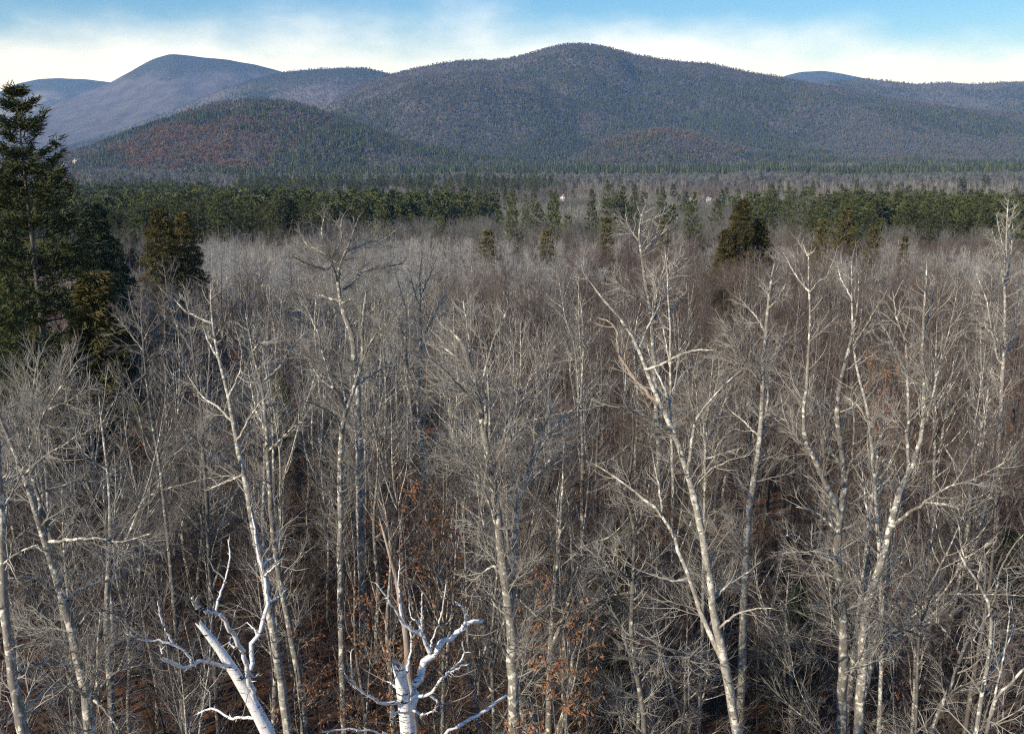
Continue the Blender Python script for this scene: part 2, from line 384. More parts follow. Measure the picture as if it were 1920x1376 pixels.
hero('dead_birch', 12, 'leaning white dead birch snag with broken top and clawing bare limbs, lower left', 'birch', [
 (30, 13, 0, [(540, 1450), (505, 1376), (470, 1310), (440, 1260), (410, 1215), (385, 1183), (375, 1171)]),
 (12, 8, -0.5, [(480, 1325), (467, 1270), (457, 1226), (444, 1197), (423, 1168), (409, 1150)]),
 (8, 5, -0.3, [(409, 1150), (383, 1145), (365, 1137), (360, 1118)]),
 (6, 2.5, 0.4, [(404, 1147), (412, 1113), (423, 1086), (432, 1043), (427, 1010)]),
 (12, 3, 0.6, [(474, 1300), (464, 1255), (470, 1217), (487, 1185), (496, 1147), (503, 1116), (500, 1092), (489, 1060), (482, 1028), (477, 985), (470, 955)]),
 (5, 2, 0.3, [(500, 1130), (515, 1123), (528, 1117), (538, 1104)]),
 (5, 2, 0.2, [(490, 1062), (502, 1050), (519, 1043)]),
 (5, 2, -0.2, [(495, 1080), (512, 1063), (524, 1055)]),
 (5, 2, 0.3, [(482, 1195), (478, 1180), (462, 1165)]),
 (9, 5, -0.7, [(428, 1252), (394, 1240), (377, 1238), (360, 1246), (348, 1251), (327, 1248), (304, 1235), (303, 1220)]),
 (6, 2.5, -0.3, [(360, 1246), (351, 1223), (325, 1207), (296, 1198), (272, 1203), (249, 1192), (235, 1188)]),
 (5, 2.5, -0.1, [(325, 1207), (316, 1190), (304, 1168), (298, 1140), (296, 1124)]),
 (7, 3, 0.5, [(480, 1345), (445, 1348), (429, 1346), (406, 1328), (383, 1331), (366, 1340)]),
 (5, 2, 0.3, [(441, 1215), (430, 1205), (433, 1192)]),
 (4, 2, 0.1, [(470, 1262), (476, 1270), (487, 1262)]),
], twigs=0.10, twig='twig_pale', seed=3, blown=True)

hero('dead_birch', 14, 'thick white dead birch stub sprouting crooked bleached limbs, bottom centre', 'birch', [
 (34, 26, 0, [(768, 1470), (766, 1376), (765, 1346), (762, 1320), (755, 1290), (747, 1258)]),
 (20, 7, 0.5, [(768, 1335), (775, 1312), (784, 1283), (794, 1252), (808, 1227), (825, 1208), (850, 1190), (869, 1177), (891, 1163), (912, 1162)]),
 (11, 2.5, -0.4, [(808, 1226), (800, 1208), (787, 1187), (769, 1179), (753, 1165), (747, 1152), (725, 1120), (703, 1090)]),
 (6, 2, 0.2, [(753, 1165), (751, 1146), (747, 1102), (750, 1040)]),
 (6, 2.5, -0.2, [(790, 1190), (791, 1160), (791, 1108)]),
 (5, 2, 0.1, [(787, 1187), (787, 1168), (770, 1158), (766, 1108)]),
 (5, 2, 0.4, [(808, 1220), (808, 1205), (828, 1152), (837, 1090)]),
 (8, 3, -0.2, [(864, 1181), (872, 1165), (872, 1152), (867, 1137), (852, 1126)]),
 (9, 3, 0.4, [(752, 1295), (757, 1275), (762, 1252), (772, 1212), (769, 1165)]),
 (9, 2.5, -0.6, [(757, 1312), (735, 1319), (712, 1321), (697, 1305), (667, 1290), (659, 1265), (659, 1215)]),
 (4, 2, -0.2, [(667, 1290), (650, 1270), (640, 1245)]),
 (9, 3, -0.4, [(766, 1312), (781, 1305), (806, 1302), (837, 1262), (860, 1250), (881, 1243)]),
 (5, 2, -0.2, [(837, 1262), (850, 1252), (872, 1227), (866, 1200)]),
 (6, 2.5, 0.1, [(806, 1303), (822, 1315), (829, 1330), (831, 1350)]),
 (6, 2, -0.5, [(770, 1330), (795, 1340), (812, 1333), (820, 1322)]),
 (5, 2, -0.5, [(760, 1338), (745, 1334), (735, 1336), (734, 1346)]),
 (6, 3, -0.6, [(742, 1378), (712, 1376), (694, 1368), (640, 1368), (600, 1372)]),
 (9, 5, 0.6, [(775, 1420), (834, 1376), (875, 1352), (928, 1318), (956, 1299)]),
 (5, 2.5, 0, [(744, 1290), (732, 1280), (726, 1276)]),
], twigs=0.09, twig='twig_pale', seed=4, blown=True)

hero('broken_snag', 18, 'splintered pale trunk of a snapped tree tapering to a point behind the white stub', 'deadwood', [
 (17, 2.5, 0, [(785, 1420), (775, 1330), (765, 1230), (757, 1170), (748, 1110), (738, 1060), (725, 1015), (715, 985), (709, 966)]),
 (9, 2, 0.1, [(751, 1140), (741, 1080), (733, 1035), (729, 1012)]),
], twigs=0.0, seed=5)

hero('maple_tree', 21, 'tall lichen-crusted maple with burl and fanning stems right of the white stub', 'bark_pale', [
 (26, 6, 0, [(967, 1430), (965, 1376), (962, 1290), (960, 1200), (955, 1140), (945, 1080), (937, 1010), (930, 950), (922, 890), (915, 850), (907, 810), (903, 787), (898, 749), (888, 705), (876, 662), (867, 636), (850, 620), (835, 609)]),
 (9, 2, -0.6, [(908, 813), (914, 781), (909, 750), (905, 723), (908, 700), (917, 668), (925, 633), (943, 609), (950, 580)]),
 (7, 2, -0.8, [(902, 787), (890, 760), (876, 737), (853, 714), (835, 694), (803, 668)]),
 (6, 3.5, 0.4, [(888, 706), (876, 688), (850, 665), (826, 647)]),
 (5, 1.5, 0.8, [(880, 672), (880, 640), (874, 600), (868, 560)]),
 (13, 3, 0.8, [(956, 1150), (965, 1060), (968, 1010), (969, 952), (983, 903), (1004, 851), (1033, 807), (1062, 775), (1100, 749)]),
 (6, 2, 1.2, [(975, 925), (1010, 888), (1036, 854), (1071, 793), (1088, 763)]),
 (7, 2, -0.7, [(968, 960), (951, 909), (949, 851), (946, 800)]),
 (6, 2, -0.2, [(969, 950), (972, 880), (960, 830), (954, 798), (969, 763)]),
 (6, 1.5, 0.2, [(985, 900), (1000, 840), (1030, 780), (1045, 740)]),
 (6, 2, 0.3, [(922, 890), (940, 840), (950, 790), (985, 745), (1020, 715)]),
 (7, 2, -0.6, [(935, 1000), (915, 935), (890, 880), (850, 845), (815, 830)]),
 (7, 2, 0.1, [(938, 1073), (925, 1060), (912, 1068), (895, 1085), (870, 1090)]),
 (6, 2, -0.3, [(945, 1142), (930, 1130), (915, 1115), (900, 1118)]),
 (6, 1.5, -0.4, [(925, 920), (900, 870), (880, 830), (868, 790)]),
], twigs=1.3, seed=6, fine=1.4, knots=[(950, 1137, 17), (922, 884, 11)])

hero('birch_tree', 20, 'leaning forked birch with pale mottled trunk sweeping up to the left, right of centre', 'birch_thin', [
 (20, 3, 0, [(1400, 1450), (1381, 1376), (1369, 1294), (1356, 1239), (1347, 1185), (1336, 1138), (1331, 1094), (1322, 1032), (1311, 974), (1300, 920), (1287, 880), (1278, 846), (1264, 811), (1252, 782), (1235, 756), (1223, 724), (1211, 698), (1203, 669), (1194, 642), (1182, 610), (1168, 596), (1136, 578), (1121, 552), (1101, 522)]),
 (6, 2, 0.7, [(1199, 652), (1214, 616), (1238, 567), (1264, 532)]),
 (6, 2.5, -0.6, [(1210, 694), (1241, 683), (1267, 669), (1302, 656), (1347, 657)]),
 (9, 2.5, 0.6, [(1236, 757), (1206, 730), (1180, 700), (1165, 674), (1155, 642), (1158, 616), (1139, 602), (1117, 594)]),
 (8, 2, -0.7, [(1266, 817), (1229, 788), (1191, 773), (1156, 759), (1120, 752)]),
 (7, 2, 0.8, [(1262, 806), (1255, 756), (1241, 715), (1226, 689), (1211, 640)]),
 (5, 1.5, 1.0, [(1255, 760), (1264, 724), (1281, 700), (1307, 677)]),
 (9, 2, -0.5, [(1290, 880), (1293, 855), (1299, 814), (1307, 782), (1331, 750), (1360, 721), (1392, 690)]),
 (4, 1.5, -0.6, [(1303, 795), (1300, 765), (1293, 738)]),
 (13, 2.5, 0.9, [(1354, 1235), (1338, 1205), (1323, 1174), (1309, 1130), (1291, 1083), (1276, 1047), (1258, 989), (1244, 963), (1214, 941), (1185, 916), (1149, 890), (1110, 868)]),
 (6, 2, 0.5, [(1242, 960), (1238, 930), (1236, 912), (1229, 880), (1222, 845)]),
 (6, 2, -0.4, [(1300, 915), (1330, 880), (1370, 862), (1410, 852)]),
 (6, 2, 0.3, [(1334, 1130), (1365, 1095), (1400, 1075), (1430, 1050)]),
 (6, 1.5, -0.5, [(1345, 1180), (1380, 1150), (1420, 1140), (1450, 1140)]),
 (6, 2, -0.8, [(1345, 1250), (1300, 1228), (1250, 1215), (1190, 1205)]),
 (5, 1.5, 0.4, [(1291, 1083), (1265, 1090), (1230, 1080), (1200, 1070)]),
], twigs=0.9, seed=7, fine=1.0, twig='twig_pale')

hero('maple_tree', 23, 'grey many-stemmed maple spreading wide on the right, with a white antlered dead top', 'bark_pale', [
 (23, 3, 0, [(1577, 1430), (1578, 1374), (1578, 1312), (1582, 1239), (1582, 1178), (1578, 1112), (1571, 1072), (1569, 1040), (1573, 996), (1576, 950), (1585, 920), (1582, 869), (1574, 825), (1567, 767), (1571, 727), (1582, 694), (1591, 658), (1598, 636), (1605, 596), (1614, 538), (1609, 505)]),
 (12, 3, -0.6, [(1575, 970), (1556, 927), (1527, 858), (1516, 840), (1504, 796), (1509, 760), (1514, 702), (1518, 643), (1520, 578), (1516, 531), (1516, 462)]),
 (4, 2, 0.4, [(1518, 548), (1494, 520), (1480, 495), (1467, 471)]),
 (4, 1.5, -0.4, [(1519, 548), (1527, 538), (1534, 527), (1549, 522), (1560, 495)]),
 (4, 2, 0.1, [(1516, 480), (1509, 468), (1507, 458)]),
 (4, 2, -0.1, [(1516, 478), (1526, 472), (1530, 462)]),
 (20, 3, 0.9, [(1608, 1400), (1614, 1294), (1616, 1221), (1618, 1178), (1633, 1116), (1651, 1058), (1665, 1003), (1676, 952), (1687, 916), (1705, 880), (1723, 851), (1734, 822), (1740, 800), (1732, 756), (1729, 694), (1727, 643), (1732, 596), (1738, 542), (1738, 473)]),
 (6, 2, 0.4, [(1729, 650), (1745, 578), (1754, 520)]),
 (8, 2, 0.5, [(1704, 882), (1703, 822), (1703, 767), (1703, 713), (1687, 673), (1662, 622), (1636, 574)]),
 (5, 2, 0.8, [(1702, 700), (1698, 640), (1680, 596), (1673, 542)]),
 (6, 2, -0.6, [(1739, 790), (1742, 767), (1763, 676), (1782, 614), (1796, 538)]),
 (9, 2, -0.9, [(1668, 993), (1709, 956), (1738, 941), (1774, 912), (1829, 898), (1892, 862)]),
 (5, 1.5, -0.5, [(1735, 942), (1770, 945), (1800, 955)]),
 (10, 2.5, 1.2, [(1617, 1190), (1625, 1150), (1623, 1094), (1629, 1040), (1627, 967), (1620, 912), (1612, 850)]),
 (8, 3, -1.0, [(1569, 1045), (1545, 1040), (1520, 1032), (1473, 1001)]),
 (6, 2, 0.6, [(1580, 880), (1550, 830), (1540, 790), (1530, 740)]),
 (6, 2, -0.4, [(1585, 905), (1598, 860), (1602, 800), (1596, 720)]),
 (6, 2, 0.4, [(1520, 850), (1490, 815), (1470, 780), (1462, 730)]),
 (5, 2, 0.6, [(1573, 1000), (1545, 970), (1520, 955), (1490, 950)]),
 (5, 2, -0.5, [(1590, 1150), (1560, 1120), (1545, 1090), (1550, 1050)]),
], twigs=1.1, seed=8, fine=1.2)

hero('maple_tree', 19, 'mottled grey tree leaning left with forked crown near the left edge', 'bark_pale', [
 (25, 4, 0, [(172, 1430), (167, 1348), (163, 1304), (151, 1252), (140, 1194), (125, 1150), (116, 1121), (102, 1063), (87, 1014), (70, 975), (55, 914), (38, 870), (23, 841), (9, 803), (-6, 770), (-20, 720)]),
 (10, 2, 0.7, [(96, 1010), (82, 960), (67, 920), (55, 862), (55, 803), (61, 745), (67, 687), (76, 655)]),
 (8, 2, -0.6, [(54, 845), (73, 798), (90, 763), (125, 710), (145, 676)]),
 (6, 1.5, -0.5, [(90, 768), (131, 751), (174, 728)]),
 (8, 2, -0.8, [(90, 1015), (145, 1011), (189, 1008), (224, 1017), (291, 998)]),
 (9, 2, 0.6, [(126, 1125), (140, 1112), (160, 1100), (186, 1092), (240, 1080)]),
 (10, 2, -0.9, [(164, 1310), (140, 1284), (125, 1255), (116, 1232), (95, 1200)]),
 (7, 2, 0.7, [(170, 1305), (183, 1290), (183, 1209), (189, 1139)]),
 (6, 2, -0.5, [(115, 1110), (80, 1085), (40, 1080), (0, 1090)]),
 (6, 2, 0.8, [(135, 1185), (95, 1175), (55, 1180), (10, 1170)]),
 (6, 2, 0.3, [(150, 1170), (165, 1150), (185, 1140), (210, 1150), (240, 1158)]),
 (6, 2, 0.4, [(60, 930), (100, 915), (150, 900), (210, 905)]),
 (6, 2, -0.4, [(45, 890), (90, 850), (120, 835), (165, 800)]),
 (6, 2, 0.5, [(186, 1290), (215, 1260), (250, 1250), (300, 1240)]),
 (7, 2, -0.6, [(176, 1312), (195, 1330), (215, 1355), (235, 1390)]),
], twigs=1.9, seed=9, fine=1.4)

hero('maple_tree', 17, 'mottled trunk running down the very left edge of the picture', 'bark_pale', [
 (25, 10, 0, [(60, 1430), (44, 1363), (32, 1319), (23, 1267), (15, 1203), (8, 1140), (4, 1063), (3, 976), (0, 900), (-6, 820), (-12, 740)]),
 (6, 2, -0.5, [(5, 1060), (20, 1045), (45, 1030), (70, 1020)]),
 (6, 2, 0.5, [(24, 1270), (60, 1245), (100, 1240), (130, 1245)]),
 (6, 2, 0.5, [(2, 960), (20, 930), (40, 890), (50, 850)]),
], twigs=1.2, seed=10)

hero('maple_tree', 24, 'tall pale yellowish trunk bending left behind the leaning snag', 'birch_thin', [
 (20, 3, 0, [(548, 1440), (540, 1376), (530, 1296), (520, 1232), (505, 1140), (492, 1060), (476, 998), (470, 950), (460, 907), (449, 852), (440, 809), (431, 754), (420, 707), (409, 671), (400, 620), (396, 600), (394, 522)]),
 (6, 2, 0.6, [(397, 606), (376, 598), (347, 583), (325, 560)]),
 (8, 2.5, -0.7, [(452, 886), (413, 860), (376, 831), (344, 805)]),
 (6, 2, 0.5, [(436, 790), (405, 760), (380, 745), (350, 700)]),
 (5, 2, -0.4, [(428, 745), (450, 700), (455, 660), (440, 610)]),
 (6, 2, -0.5, [(443, 830), (470, 780), (490, 750)]),
 (5, 2, 0.4, [(409, 672), (390, 640), (380, 610)]),
 (6, 2, 0.5, [(455, 890), (420, 905), (395, 915)]),
], twigs=1.0, seed=12)

hero('maple_tree', 26, 'slender crooked trunk with broken-off leader just right of the yellowish one', 'bark_pale', [
 (17, 3, 0, [(576, 1430), (569, 1354), (566, 1296), (554, 1238), (540, 1160), (525, 1090), (515, 1030), (509, 972), (505, 900), (502, 845), (498, 783), (494, 736), (491, 714), (480, 693), (473, 656), (465, 609), (458, 578)]),
 (6, 2, 0.7, [(492, 716), (522, 693), (543, 656), (573, 624)]),
 (5, 2, -0.5, [(474, 660), (485, 645), (500, 640)]),
 (6, 2, -0.6, [(503, 846), (530, 820), (550, 800), (570, 790)]),
 (5, 2, 0.5, [(500, 810), (480, 770), (472, 730), (465, 690)]),
 (6, 2, 0.5, [(497, 762), (520, 755), (535, 762)]),
], twigs=1.0, seed=13)

hero('maple_tree', 30, 'forked grey maple with crown opening like a fan, left of centre', 'bark_pale', [
 (14, 5, 0, [(640, 1200), (638, 1080), (638, 983), (638, 918), (636, 863), (642, 809), (647, 762), (660, 738), (667, 725), (674, 696), (682, 667), (678, 616), (683, 573), (690, 530)]),
 (8, 2, -0.8, [(646, 765), (635, 742), (623, 725), (609, 674), (591, 609), (562, 551), (529, 511)]),
 (5, 2, -0.5, [(676, 690), (689, 653), (703, 627), (732, 605)]),
 (5, 2, 0.6, [(649, 755), (640, 710), (634, 674), (640, 630)]),
 (6, 2, -0.8, [(641, 815), (634, 783), (594, 758), (560, 750)]),
 (5, 2, 0.7, [(643, 850), (652, 838), (682, 820), (710, 818)]),
 (5, 2, 0.8, [(668, 722), (700, 700), (720, 690), (750, 685)]),
 (5, 2, 0.3, [(625, 728), (600, 710), (580, 680), (572, 650)]),
], twigs=1.7, seed=14, fine=1.3)

hero('oak_tree', 36, 'stout twisted grey oak with knobby broken branches, top left of centre', 'bark_pale', [
 (16, 3, 0, [(676, 1000), (673, 850), (671, 743), (665, 671), (660, 613), (645, 594), (638, 573), (637, 543), (631, 525), (634, 496), (649, 474), (660, 445), (674, 402)]),
 (8, 2, -0.8, [(632, 526), (629, 514), (620, 485), (602, 438), (609, 402)]),
 (6, 2, -0.9, [(622, 495), (614, 507), (573, 493), (545, 480)]),
 (7, 3, 0.5, [(639, 565), (613, 558), (598, 553)]),
 (7, 2, 1.0, [(636, 545), (656, 536), (682, 507), (722, 500), (755, 495)]),
 (6, 2, -0.5, [(640, 570), (655, 562), (664, 560)]),
 (5, 2, 0.8, [(634, 496), (600, 470), (575, 460), (560, 430)]),
 (5, 2, 0.8, [(650, 472), (690, 455), (720, 450), (745, 430)]),
 (5, 2, -0.6, [(660, 610), (690, 590), (710, 570), (720, 540)]),
 (5, 2, 0.4, [(620, 490), (640, 450), (640, 410)]),
], twigs=2.0, seed=15, fine=1.5)

hero('maple_tree', 38, 'slim tree dividing into two upright stems left of the picture centre', 'bark_pale', [
 (9, 3, 0, [(800, 1000), (794, 900), (791, 834), (785, 780), (783, 740), (789, 707), (789, 634), (787, 580), (787, 518), (792, 470)]),
 (6, 2, -0.7, [(783, 742), (765, 700), (760, 653), (762, 580), (751, 544), (740, 510)]),
 (4, 1.5, 0.6, [(789, 640), (810, 600), (825, 570), (835, 550)]),
 (4, 1.5, 0.6, [(762, 640), (745, 600), (735, 575)]),
 (4, 1.5, -0.5, [(788, 580), (775, 540), (765, 500)]),
 (4, 1.5, 0.5, [(787, 560), (805, 520), (820, 480)]),
], twigs=1.9, seed=16, fine=1.3)

hero('ash_tree', 40, 'tall bare tree rising highest behind the leaning birch, lichen on its limbs', 'bark_pale', [
 (10, 1.5, 0, [(1235, 850), (1228, 700), (1220, 587), (1215, 555), (1208, 526), (1204, 480), (1196, 450), (1199, 418), (1205, 392), (1217, 372)]),
 (6, 1.5, -0.7, [(1222, 600), (1228, 575), (1237, 526), (1252, 488), (1254, 466)]),
 (4, 1.5, -0.8, [(1213, 575), (1176, 543), (1138, 509)]),
 (5, 2, 0.8, [(1203, 475), (1225, 450), (1245, 435), (1262, 430)]),
 (4, 1.5, 0.6, [(1197, 452), (1178, 425), (1172, 400)]),
 (5, 2, 0.5, [(1235, 535), (1260, 510), (1275, 490), (1300, 480)]),
 (4, 1.5, -0.6, [(1200, 420), (1225, 410), (1250, 400)]),
], twigs=1.6, seed=17, fine=1.2)

hero('birch_tree', 37, 'thin white spotted birch pole beside the tall lichened tree', 'birch_thin', [
 (6, 2.5, 0, [(1262, 900), (1258, 760), (1257, 660), (1257, 602), (1252, 560), (1252, 514), (1246, 465)]),
 (4, 1.5, 0.5, [(1255, 590), (1270, 560), (1285, 552)]),
 (4, 1.5, -0.5, [(1252, 520), (1262, 500), (1266, 485)]),
 (4, 2, 0.8, [(1258, 700), (1250, 650), (1243, 615)]),
], twigs=0.8, seed=18)

hero('maple_tree', 28, 'pale twin-trunked tree standing between the leaning birch and the spreading maple', 'birch_thin', [
 (16, 4, 0, [(1392, 1250), (1395, 1100), (1405, 960), (1411, 912), (1422, 840), (1429, 785), (1429, 705), (1435, 640), (1440, 567), (1447, 513), (1455, 480)]),
 (8, 2, 0.6, [(1424, 835), (1436, 790), (1440, 749), (1444, 694), (1458, 643)]),
 (6, 2, -0.7, [(1428, 722), (1411, 694), (1389, 660), (1377, 634), (1352, 598)]),
 (5, 2, 0.8, [(1437, 625), (1415, 590), (1395, 570)]),
 (5, 2, -0.5, [(1439, 580), (1460, 560), (1475, 530)]),
 (5, 2, 0.5, [(1432, 690), (1455, 660), (1475, 620)]),
 (5, 2, 0.6, [(1425, 820), (1395, 790), (1370, 770)]),
], twigs=1.7, seed=19, fine=1.4)

hero('poplar_tree', 45, 'tall straight greenish poplar with steep branches at the right edge', 'birch_thin', [
 (10, 2.5, 0, [(1868, 1000), (1872, 850), (1878, 738), (1882, 674), (1885, 622), (1885, 569), (1882, 534), (1886, 476), (1888, 418), (1891, 369)]),
 (5, 1.5, -0.6, [(1885, 552), (1876, 488), (1859, 427)]),
 (5, 1.5, 0.6, [(1886, 540), (1896, 476), (1899, 418)]),
 (5, 2, 0.7, [(1883, 665), (1891, 659), (1905, 593), (1917, 534)]),
 (5, 2, -0.8, [(1883, 660), (1876, 645), (1853, 610), (1832, 581)]),
 (5, 2, 0.5, [(1881, 685), (1870, 674), (1859, 616), (1850, 560), (1830, 511)]),
 (4, 1.5, 0.4, [(1886, 480), (1875, 440), (1868, 400)]),
 (4, 1.5, 0.4, [(1887, 440), (1897, 410), (1903, 385)]),
], twigs=1.4, seed=20, fine=1.0)

hero('dead_birch', 15, 'pale crook-topped dead tree with bent bare limbs in the lower right corner', 'bark_pale', [
 (11, 3, 0, [(1822, 1440), (1829, 1376), (1843, 1294), (1858, 1210), (1861, 1130), (1840, 1094), (1811, 1069), (1796, 1040), (1789, 1018)]),
 (4, 2, 0.4, [(1812, 1069), (1811, 1061), (1800, 1014), (1796, 963)]),
 (6, 2.5, -0.5, [(1861, 1135), (1865, 1123), (1876, 1065), (1901, 1021), (1925, 995)]),
 (4, 2, 0.5, [(1875, 1069), (1895, 1072), (1925, 1079)]),
 (6, 2, 0.5, [(1850, 1262), (1865, 1250), (1891, 1203), (1901, 1174), (1896, 1120)]),
 (9, 4, -0.6, [(1845, 1400), (1854, 1348), (1872, 1301), (1920, 1254), (1960, 1225)]),
 (5, 2, 0.5, [(1856, 1340), (1876, 1261), (1888, 1200), (1894, 1130)]),
 (4, 2, -0.3, [(1861, 1140), (1835, 1180), (1825, 1200), (1838, 1209)]),
 (4, 2, -0.4, [(1842, 1300), (1825, 1270), (1822, 1240)]),
], twigs=0.5, twig='twig_pale', seed=21)

hero('maple_tree', 20, 'thin crooked stem leaning right just left of the lower right dead tree', 'bark', [
 (11, 4, 0, [(1728, 1440), (1749, 1363), (1767, 1320), (1785, 1283), (1803, 1225), (1821, 1188), (1840, 1150), (1850, 1090), (1845, 1020)]),
 (5, 2, 0.5, [(1802, 1228), (1780, 1190), (1755, 1165), (1735, 1140)]),
 (5, 2, -0.4, [(1775, 1305), (1800, 1285), (1830, 1280), (1860, 1260)]),
 (5, 2, 0.6, [(1820, 1190), (1860, 1180), (1890, 1190)]),
], twigs=1.4, seed=22)

hero('maple_tree', 19, 'low fan-branched sapling between the spreading maple and the right corner', 'bark', [
 (8, 2, 0, [(1716, 1400), (1720, 1261), (1723, 1188), (1727, 1130), (1728, 1080), (1735, 1020)]),
 (5, 1.5, -0.7, [(1722, 1190), (1690, 1178), (1647, 1163), (1600, 1150)]),
 (4, 1.5, 0.5, [(1724, 1185), (1760, 1150), (1795, 1120), (1850, 1095)]),
 (4, 1.5, 0.5, [(1725, 1170), (1750, 1110), (1775, 1070)]),
 (4, 1.5, 0.6, [(1725, 1160), (1700, 1100), (1680, 1070)]),
 (4, 1.5, -0.5, [(1726, 1140), (1740, 1090), (1752, 1050)]),
 (4, 1.5, -0.5, [(1724, 1180), (1690, 1140), (1660, 1110)]),
], twigs=1.4, seed=23, twig='twig')

hero('maple_tree', 22, 'slender forked tree left of the leaning birch, dark green behind it', 'bark', [
 (12, 3.5, 0, [(1210, 1430), (1207, 1330), (1189, 1239), (1183, 1178), (1185, 1130), (1187, 1079), (1189, 1021), (1191, 989), (1185, 967), (1174, 938), (1160, 905), (1150, 870)]),
 (6, 3, -0.3, [(1190, 1010), (1198, 995), (1207, 985)]),
 (5, 2, 0.4, [(1191, 992), (1205, 965), (1214, 941), (1218, 900)]),
 (5, 2, -0.6, [(1186, 1090), (1150, 1060), (1110, 1045), (1075, 1040)]),
 (5, 2, 0.6, [(1187, 1075), (1220, 1075), (1255, 1092), (1285, 1080)]),
 (5, 2, 0.4, [(1185, 1110), (1150, 1115), (1110, 1130), (1060, 1150)]),
 (5, 2, -0.5, [(1186, 1180), (1230, 1205), (1280, 1230), (1330, 1260)]),
 (5, 2, 0.6, [(1187, 1050), (1155, 1010), (1130, 985)]),
], twigs=1.8, seed=24, fine=1.2)

hero('maple_tree', 33, 'slim straight trunk with feathery crown below the brown hemlock', 'bark', [
 (9, 2, 0, [(322, 1080), (310, 960), (302, 891), (288, 809), (279, 751), (272, 687), (267, 626), (262, 560)]),
 (4, 1.5, 0.7, [(270, 660), (240, 620), (215, 590)]),
 (4, 1.5, -0.7, [(269, 640), (290, 600), (310, 560)]),
 (5, 1.5, -0.8, [(275, 700), (250, 720), (225, 745), (200, 765)]),
 (4, 1.5, 0.5, [(268, 630), (250, 590), (240, 545)]),
 (4, 1.5, 0.6, [(273, 690), (300, 660), (320, 620)]),
], twigs=1.8, seed=25, fine=1.2, twig='twig')

hero('maple_tree', 32, 'grey branching tree just left of the yellowish bent trunk', 'bark', [
 (10, 2, 0, [(396, 1130), (388, 950), (382, 850), (376, 754), (365, 682), (358, 627), (352, 570), (350, 520)]),
 (4, 1.5, 0.7, [(362, 660), (335, 620), (320, 580)]),
 (4, 1.5, -0.7, [(359, 635), (375, 590), (382, 550)]),
 (5, 1.5, -0.8, [(373, 730), (345, 700), (330, 660)]),
 (4, 1.5, 0.6, [(380, 820), (410, 780), (420, 740)]),
], twigs=1.7, seed=26, fine=1.2, twig='twig')

hero('birch_tree', 30, 'bushy clump of thin pale stems right of the leaning birch trunk', 'birch_thin', [
 (7, 2, 0, [(1318, 1130), (1320, 1000), (1322, 878), (1323, 814), (1330, 760), (1335, 700), (1338, 660)]),
 (5, 1.5, 0.6, [(1322, 840), (1345, 790), (1360, 750), (1375, 710)]),
 (5, 1.5, -0.6, [(1322, 830), (1310, 780), (1305, 730), (1300, 690)]),
 (5, 1.5, 0.7, [(1321, 880), (1350, 830), (1385, 790), (1410, 740)]),
 (4, 1.5, -0.6, [(1323, 860), (1355, 850), (1390, 840)]),
 (4, 1.5, 0.4, [(1323, 850), (1318, 800), (1345, 720), (1350, 680)]),
], twigs=2.0, seed=27, twig='twig_pale')

hero('maple_tree', 27, 'upright white-streaked stem above the spreading maple, right of its dead top', 'birch_thin', [
 (9, 2, 0, [(1655, 1200), (1648, 1020), (1640, 900), (1634, 830), (1625, 750), (1605, 700), (1600, 640), (1597, 580), (1598, 520), (1595, 480)]),
 (5, 1.5, 0.6, [(1636, 850), (1660, 800), (1680, 770), (1690, 745)]),
 (4, 1.5, -0.6, [(1600, 650), (1625, 610), (1650, 565)]),
 (4, 1.5, 0.6, [(1597, 560), (1575, 520), (1570, 490)]),
 (4, 1.5, 0.6, [(1630, 800), (1610, 760), (1580, 740)]),
], twigs=1.8, seed=28)

